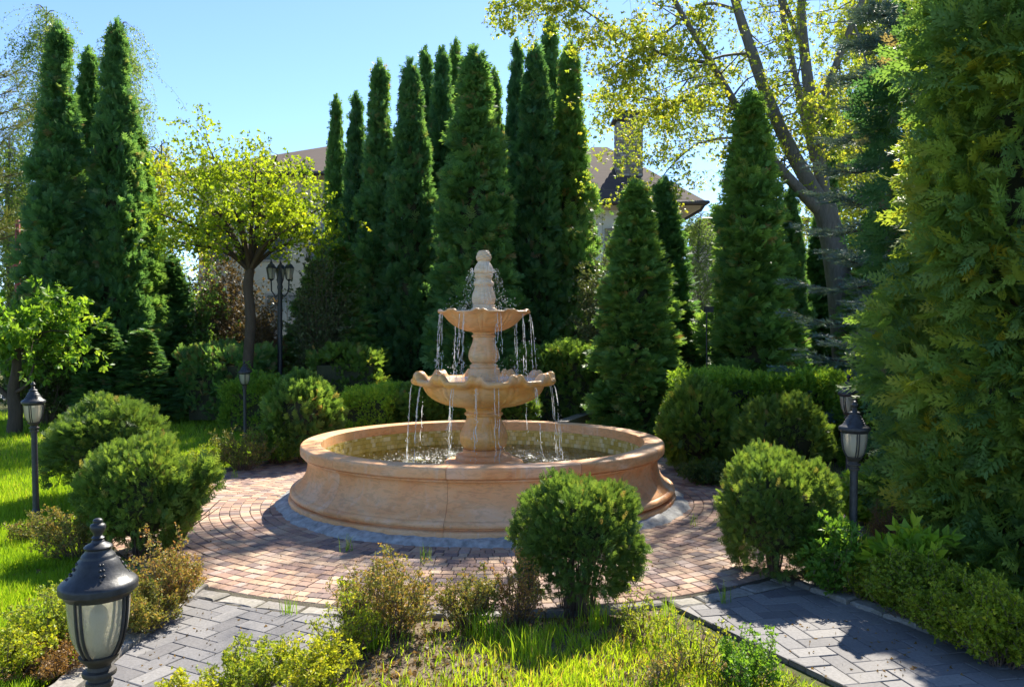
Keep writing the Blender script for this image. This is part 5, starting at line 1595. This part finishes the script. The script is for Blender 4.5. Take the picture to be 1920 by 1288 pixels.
def front_pts(rs, n):
    px = rs.uniform(560, 1560, n * 3); py = rs.uniform(1155, 1420, n * 3)
    Y = CAMZ * F / (py - HY); X = (px - 960) / F * Y
    d1 = np.exp(-(((X - .25) / .42) ** 2 + ((Y - 4.25) / .38) ** 2)); d2 = np.exp(-(((X - .75) / .4) ** 2 + ((Y - 4.0) / .4) ** 2)); d3 = .25 * np.exp(-(((X + .2) / .3) ** 2 + ((Y - 4.4) / .2) ** 2)) + .25 * (Y < 4.0)
    pr = np.clip(d1 + .8 * d2 + d3 + .06, 0, 1) * (.5 + .5 * (np.sin(X * 11 + 2 * np.sin(Y * 9)) > -.3))
    ok = (rs.rand(len(X)) < pr)
    ok &= np.array([in_front(x, y) for x, y in zip(X, Y)])
    return np.stack([X, Y], 1)[ok][:n]
grass('bed_grass', 'bright grass patch in the front bed below the bare stemmed globe', front_pts, 10500, .062, .006, 2, .6, .22, front_z, .9, lambda q: 1 + .6 * np.exp(-(((q[:, 0] - .12) / .20) ** 2 + ((q[:, 1] - 4.42) / .16) ** 2)))
def tuft_pts(rs, n):
    c = [tg(900, 1205), tg(1235, 1235), tg(1250, 1200), tg(880, 1160), tg(1120, 1190), tg(995, 1250), tg(1290, 1240), tg(930, 1210), tg(700, 1225), tg(1180, 1185)]
    k = rs.randint(0, len(c), n); p = np.array(c)[k] + rs.normal(size=(n, 2)) * .045; return p
grass('tall_grass', 'tall grass tufts standing among the barberries', tuft_pts, 520, .15, .007, 3, .5, .2, front_z, .55)
def right_pts(rs, n):
    px = rs.uniform(1500, 2050, n * 2); py = rs.uniform(860, 1180, n * 2); Y = CAMZ * F / (py - HY); X = (px - 960) / F * Y
    ok = np.array([in_right(x, y) for x, y in zip(X, Y)]) & (rs.rand(len(X)) < .6); return np.stack([X, Y], 1)[ok][:n]
grass('shade_grass', 'thin shaded grass under the right conifers', right_pts, 9000, .10, .006, 4, .35, .25, right_z, .9)
# weeds in the paving joints
def joint_pts(rs, n):
    c = [tg(795, 1050), tg(650, 1032), tg(1297, 985), tg(1360, 1130), tg(440, 895), tg(1255, 1150), tg(540, 1150), tg(1235, 1170)]
    k = rs.randint(0, len(c), n); return np.array(c)[k] + rs.normal(size=(n, 2)) * .022
grass('joint_weeds', 'small weeds growing in the paving joints', joint_pts, 130, .13, .005, 5, .4, .2, lambda x, y: 0.0, .6)
# dry litter on the soil
def litter():
    rs = np.random.RandomState(9); n = 2600
    px = rs.uniform(560, 1500, n); py = rs.uniform(1160, 1400, n); Y = CAMZ * F / (py - HY); X = (px - 960) / F * Y
    ok = np.array([in_front(x, y) for x, y in zip(X, Y)]); X, Y = X[ok], Y[ok]
    px2 = rs.uniform(-40, 330, 1600); py2 = rs.uniform(1040, 1330, 1600); Y2 = CAMZ * F / (py2 - HY); X2 = (px2 - 960) / F * Y2; ok = X2 < -2.3
    X = np.concatenate([X, X2[ok]]); Y = np.concatenate([Y, Y2[ok]]); n = len(X)
    Z = np.array([max(front_z(x, y), 0.0) if x > -1.05 else lawn_z(x, y) for x, y in zip(X, Y)]) + .006
    fb = FB(9); d = rs.normal(size=(n, 3)) * [1, 1, .25]
    fb.put([T_LEAF3[0], T_LEAF3[1]], np.stack([X, Y, Z], 1), d, rs.normal(size=(n, 3)) * .3 + [0, 0, 1], .03 * rs.uniform(.5, 1.5, n), rs.rand(n))
    o = fb.build('leaf_litter', M['russet']); tag(o, 'dry brown leaf litter on the bare soil', 'leaf litter', kind='stuff')
litter()
def paving_litter():
    rs = np.random.RandomState(19); n = 420
    a = rs.uniform(0, 2 * PI, n); r = 2.15 + (RO - 2.1) * rs.rand(n) ** .5
    X, Y = FX + r * np.cos(a), FY + r * np.sin(a)
    X = np.concatenate([X, rs.uniform(-2.05, -1.1, 90), rs.uniform(1.5, 2.3, 90)]); Y = np.concatenate([Y, rs.uniform(3.9, 5.1, 90), rs.uniform(4.1, 4.9, 90)]); n = len(X)
    fb = FB(19)
    fb.put([leaf_cluster(1, 3, .3, .1, .8), leaf_cluster(1, 4, .4, .1, .8)], np.stack([X, Y, np.full(n, .006)], 1), rs.normal(size=(n, 3)) * [1, 1, .1], rs.normal(size=(n, 3)) * .2 + [0, 0, 1], .028 * rs.uniform(.4, 1.4, n), rs.rand(n))
    o = fb.build('fallen_leaves', M['russet']); tag(o, 'scattered dry leaves fallen on the paving', 'leaf litter', kind='stuff')
paving_litter()

# ------------------------------------------------------------------ DOUBLE STREET LAMP
Ys = 16.4; slx = XY(525, Ys)[0]
e = empty('street_lamp', (slx, Ys, 0), 'tall black street lamp with three lanterns by the maple trunk', 'street lamp')
mb = MB(); mb.lathe([(0, 0), (.13, 0), (.14, .05), (.12, .22), (.07, .34), (.06, .5), (.05, .55), (.045, 2.6), (.06, 2.66), (.045, 2.72), (.07, 2.80), (.05, 2.9), (.03, 3.0), (.0, 3.12)], 20); mb.build('pole', M['iron'], e, smooth=40)
def lantern_mesh():
    d = {}
    mb = MB(); mb.lathe([(.0, -.02), (.03, -.02), (.05, .0), (.085, .02), (.088, .03), (.07, .03)], 6); mb.lathe([(.135, .33), (.16, .33), (.155, .35), (.09, .44), (.04, .47), (.045, .49), (.02, .52), (.015, .56), (0, .58)], 6)
    for k in range(6):
        a = 2 * PI * k / 6; mb.tube([(.086 * math.cos(a), .086 * math.sin(a), .02), (.145 * math.cos(a), .145 * math.sin(a), .335)], .008, 4)
    d['f'] = mb.mesh('lantern_frame', M['iron'])
    mb = MB(); mb.lathe([(.082, .025), (.140, .33)], 6); d['g'] = mb.mesh('lantern_glass', M['glass']); return d
LN = lantern_mesh()
for k, (dx, dy) in enumerate([(-.17, -.03), (.17, .04), (-.04, .18)]):
    mb = MB(); mb.tube([(0, 0, 2.55), (dx * .5, dy * .5, 2.47), (dx * .95, dy * .95, 2.58), (dx, dy, 2.79)], .016, 6); a = mb.build('arm', M['iron'], e, smooth=60)
    l = link('lantern', LN['f'], e, (dx, dy, 2.80)); l.scale = (.68, .68, .72); link('lantern_glass', LN['g'], l)

# ------------------------------------------------------------------ WOODEN RAIL, RED POST, FLOODLIGHT, KERBS
rx, ry = G(349, 782)
e = empty('log_rail', (rx, ry, 0), 'rough log rail resting on a short stake at the back of the lawn', 'rail')
mb = MB(); mb.tube([(0, 0, -.05), (.01, 0, .3), (-.01, 0, .66)], [.035, .03, .028], 7); mb.build('stake', M['log'], e, smooth=50)
mb = MB(); mb.tube([(-.05, .0, .66), (.35, .1, .74), (.80, .2, .84), (1.1, .3, .83)], [.035, .032, .026, .018], 7); mb.build('rail', M['log'], e, smooth=50)
x, y = XY(33, 19.5)
e = empty('red_post', (x, y, 0), 'dark red metal post at the left edge', 'post')
mb = MB(); mb.lathe([(0, 0), (.06, 0), (.06, 3.2), (.10, 3.22), (.11, 3.34), (.07, 3.38), (.055, 3.45), (.055, 4.42), (.04, 4.44), (0, 4.44)], 12); mb.build('shaft', M['red_post'], e, smooth=40)
mb = MB(); mb.box((0, 0, 3.30), (.30, .10, .07)); mb.build('bracket', M['red_post'], e)
x, y = XY(1325, 13.6)
e = empty('floodlight', (x, y, 0), 'small black floodlight on a thin stake between the right thujas', 'floodlight')
mb = MB(); mb.tube([(0, 0, -.02), (0, 0, 2.08)], .012, 6); mb.build('stake', M['iron'], e)
mb = MB(); mb.box((.03, -.02, 2.12), (.14, .09, .08)); mb.box((.03, -.02, 2.17), (.16, .13, .012)); mb.build('housing', M['iron'], e)
# low kerb walls glimpsed behind the basin
e = empty('kerb_wall', (*G(1095, 792), 0), 'low pale kerb running back beside the clipped hedge', 'kerb')
a_, b_ = XY(1052, 13.6), XY(1140, 16.6)
d = Vector((b_[0] - a_[0], b_[1] - a_[1])); Lk = d.length; ang = math.atan2(d.y, d.x); oL = e.location
for k in range(5):
    c = (a_[0] + d.x * (k + .5) / 5 - oL.x, a_[1] + d.y * (k + .5) / 5 - oL.y)
    mb = MB(); mb.box((0, 0, .12), (Lk / 5 - .012, .2, .28), ang, rg.random()); mb.build('kerb_stone', M['kerbstone'], e, (c[0], c[1], 0))
e = empty('planter_edge', (*XY(500, 17.5), 0), 'pale stone planter edge at the foot of the double street lamp', 'planter')
for k in range(3):
    mb = MB(); mb.box((0, 0, .32), (.43, .25, .72), 0, rg.random()); mb.build('edge_stone', M['kerbstone'], e, ((k - 1) * .44, 0, 0))

# ------------------------------------------------------------------ PARKED CAR
cx, cyy = XY(560, 23.6)
e = empty('parked_car', (cx, cyy, 0), 'black parked car glimpsed behind the street lamp', 'car')
side = [(-2.2, .35), (-2.22, .75), (-2.05, .98), (-1.95, 1.02), (-1.35, 1.52), (.45, 1.56), (1.15, 1.05), (2.0, .92), (2.2, .70), (2.2, .35)]
mb = MB(); n = len(side); vs = []
for (yy, kx) in ((-.88, .97), (-.80, 1.0), (.80, 1.0), (.88, .97)):
    for (x_, z_) in side: vs.append((x_ * kx, yy * (1.0 if z_ < 1.0 else .86), z_))
fs = [tuple(range(n)), tuple(3 * n + i for i in reversed(range(n)))]
for j in range(3):
    for i in range(n): fs.append((j * n + i, j * n + (i + 1) % n, (j + 1) * n + (i + 1) % n, (j + 1) * n + i))
mb.add(vs, fs); mb.build('body', M['car_paint'], e, smooth=25)
for (x0, x1, x2, x3) in ((-1.75, -1.32, -.55, -.5), (-.42, -.47, .38, .95)):
    mb = MB(); mb.add([(x0, -.866, 1.08), (x3, -.866, 1.08), (x2, -.776, 1.48), (x1, -.776, 1.48)], [(0, 1, 2, 3)]); mb.build('window', M['pane'], e)
for zz in (.52, 1.045):
    mb = MB(); mb.box((0, -.885, zz), (3.6, .02, .035)); mb.build('chrome_strip', M['chrome'], e)
for wx in (-1.35, 1.35):
    for wy in (-.80, .80):
        mb = MB(); prf = [(.05, -.1), (.30, -.1), (.33, -.06), (.33, .06), (.30, .1), (.05, .1)]
        vs = []; fs = []; N = 24
        for k in range(N):
            a = 2 * PI * k / N
            for r, q in prf: vs.append((r * math.cos(a), q, .33 + r * math.sin(a)))
        for k in range(N):
            for i in range(5): fs.append((k * 6 + i, ((k + 1) % N) * 6 + i, ((k + 1) % N) * 6 + i + 1, k * 6 + i + 1))
        mb.add(vs, fs); w_ = mb.build('wheel', M['tyre'], e, (wx, wy, 0), smooth=40)
        mb = MB(); mb.add([(.2 * math.cos(2 * PI * k / 16), -.105 if wy < 0 else .105, .33 + .2 * math.sin(2 * PI * k / 16)) for k in range(16)], [tuple(range(16))]); mb.build('rim', M['chrome'], w_)

# ------------------------------------------------------------------ HOUSES
def uv_plane(me):
    uvl = me.uv_layers.new(name='UVMap')
    for p in me.polygons:
        n = p.normal; u = Vector((0, 0, 1)).cross(n)
        if u.length < 1e-4: u = Vector((1, 0, 0))
        u.normalize(); v = n.cross(u)
        for li in p.loop_indices:
            co = me.vertices[me.loops[li].vertex_index].co
            uvl.data[li].uv = (co.dot(u) * .5, co.dot(v) * .5)
def hip_roof(mb, x0, x1, y0, y1, ze, zr, rx0, rx1, ry):
    vs = [(x0, y0, ze), (x1, y0, ze), (x1, y1, ze), (x0, y1, ze), (rx0, ry, zr), (rx1, ry, zr)]
    mb.add(vs, [(0, 1, 5, 4), (1, 2, 5), (2, 3, 4, 5), (3, 0, 4)])
    vs2 = [(x, y, z - .14) for x, y, z in vs[:4]]
    mb.add(vs[:4] + vs2, [(0, 4, 5, 1), (1, 5, 6, 2), (2, 6, 7, 3), (3, 7, 4, 0)])
def house(name, label, org, wall, roofs, wmat, wins, eave_z, extra=None):
    e = empty(name, (org[0], org[1], 0), label, 'house')
    x0, x1, y0, y1, h = wall
    mb = MB(); mb.box(((x0 + x1) / 2, (y0 + y1) / 2, h / 2), (x1 - x0, y1 - y0, h)); mb.build('wall', M[wmat], e)
    for rf in roofs:
        mb = MB(); hip_roof(mb, *rf); o = mb.build('roof', M['roof'], e); uv_plane(o.data)
        mb = MB(); a0, a1, b0, b1, ze = rf[0], rf[1], rf[2], rf[3], rf[4]
        mb.add([(a0 + .02, b0 + .02, ze - .145), (a1 - .02, b0 + .02, ze - .145), (a1 - .02, b1 - .02, ze - .145), (a0 + .02, b1 - .02, ze - .145)], [(3, 2, 1, 0)]); mb.build('soffit', M['soffit'], o)
        mb = MB()
        mb.tube([(a0 - .05, b0 - .06, ze - .05), (a1 + .06, b0 - .06, ze - .05), (a1 + .06, b1, ze - .05)], .06, 6); mb.build('gutter', M['gutter'], o)
    for (wx, wz, ww, wh) in wins:
        mb = MB(); mb.box((wx, y0 - .02, wz), (ww + .16, .10, wh + .16)); w_ = mb.build('window', M['frame'], e)
        for sx_ in (-1, 1):
            mb = MB(); mb.box((wx + sx_ * ww / 4, y0 - .075, wz), (ww / 2 - .05, .02, wh)); mb.build('pane', M['pane'], w_)
    return e
# left house behind the maple
Yh = 31.0; hx = XY(470, Yh)[0]
zE = CAMZ + (HY - 322) / F * Yh; zR = CAMZ + (HY - 272) / F * (Yh + 4)
house('house', 'beige house with a brown hipped roof behind the yellow maple', (hx, Yh), (-2.3, 3.3, .8, 8.8, zE - .15),
      [(-3.0, 4.0, 0.0, 9.5, zE, 9.95, 2.15, 2.45, 4.6)], 'wall_beige', [(-1.6, 5.3, 1.1, 1.4), (.6, 5.3, 1.1, 1.4), (2.5, 5.3, 1.0, 1.4), (-1.6, 2.2, 1.1, 1.4), (1.2, 2.2, 1.6, 2.0)], zE)
# white house on the right of the tall row
Yw = 27.0; hx = XY(1190, Yw)[0]
zE = CAMZ + (HY - 378) / F * Yw; zR = CAMZ + (HY - 275) / F * (Yw + 3)
e = house('house', 'white house with wide brown eaves and a brick chimney right of the tall row', (hx, Yw), (-2.6, 1.5, 1.0, 9, zE - .1),
      [(-3.6, 2.35, -.1, 10, zE, zR + .3, -1.0, -.4, 4.4)], 'wall_white', [(-.3, 4.6, 1.0, 1.3), (-.3, 1.8, 1.0, 1.5)], zE)
# chimney of separate bricks
cx0 = (1196 - 1190) / F * Yw; zt = CAMZ + (HY - 222) / F * (Yw + 1.5)
ch = MB(); cw, cd = .92, .7; z0 = zE + .2
ch.box((cx0, 2.2, (z0 + zt) / 2), (cw - .02, cd - .02, zt - z0)); cho = ch.build('chimney', M['mortar'], e)
bh, bl = .098, .225; nrow = int((zt - z0 - .02) / bh); cnt = 0
bm_cache = {}
for r_ in range(nrow):
    zc = z0 + .02 + (r_ + .5) * bh; x_ = cx0 - cw / 2 - (.11 if r_ % 2 else 0)
    while x_ < cx0 + cw / 2 - .01:
        a, b = max(x_, cx0 - cw / 2), min(x_ + bl, cx0 + cw / 2)
        if b - a > .03:
            key = (round(b - a, 2), rg.randint(0, 4))
            if key not in bm_cache:
                mb = MB(); mb.box((0, 0, 0), (key[0] - .014, .03, bh - .014), 0, key[1] / 4); bm_cache[key] = mb.mesh('brick', M['brick'])
            link('brick', bm_cache[key], cho, ((a + b) / 2, 2.2 - cd / 2 + .002, zc))
        x_ += bl
mb = MB()
for r_ in range(nrow):
    zc = z0 + .02 + (r_ + .5) * bh
    for sx_ in (-1, 1):
        for k in range(3): mb.box((cx0 + sx_ * (cw / 2 - .002), 2.2 + (k - 1) * .225 + (.05 if r_ % 2 else -.02), zc), (.03, .205, bh - .014), 0, rg.random())
o = mb.build('side_bricks', M['brick'], cho); o['kind'] = 'stuff'
mb = MB(); mb.box((cx0, 2.2, zt + .05), (cw + .3, cd + .3, .08)); mb.box((cx0, 2.2, zt + .2), (cw - .25, cd - .2, .22)); mb.box((cx0, 2.2, zt + .34), (cw + .1, cd + .1, .05)); mb.build('chimney_cap', M['gutter'], e)
mb = MB(); mb.tube([(2.3, -.1, zE - .1), (2.25, .2, zE - .25), (1.58, .9, zE - .62), (1.55, .92, zE - .9), (1.55, .92, .1)], .05, 6); mb.build('downpipe', M['gutter'], e)
# small far roof beyond
x, y = XY(1395, 34)
house('small_house', 'small brown roofed building far right of the white house', (x, y), (-1.2, 2.4, .6, 5, 6.3), [(-1.7, 2.9, 0, 6, 6.55, 7.3, .2, 1.2, 3)], 'wall_beige', [(.2, 4.8, .8, 1.0)], 6.3)

# ------------------------------------------------------------------ FAR WOODS
fb = FB(500); rs = fb.rg; cen = []; rad = []
for k in range(420):
    xx = rs.uniform(-46, 46); h = rs.uniform(2.5, 4.6); zc = rs.uniform(.3, h); cen.append((xx, 40 + rs.uniform(-2, 4), zc)); s_ = rs.uniform(.8, 1.5); rad.append((s_, s_, s_))
fb.clumps(cen, rad, 34, T_LEAF, .62, .3, None, .45, .25, .2)
tag(fb.build('far_trees', M['birch']), 'far green mass of trees beyond the houses', 'woods', kind='stuff')
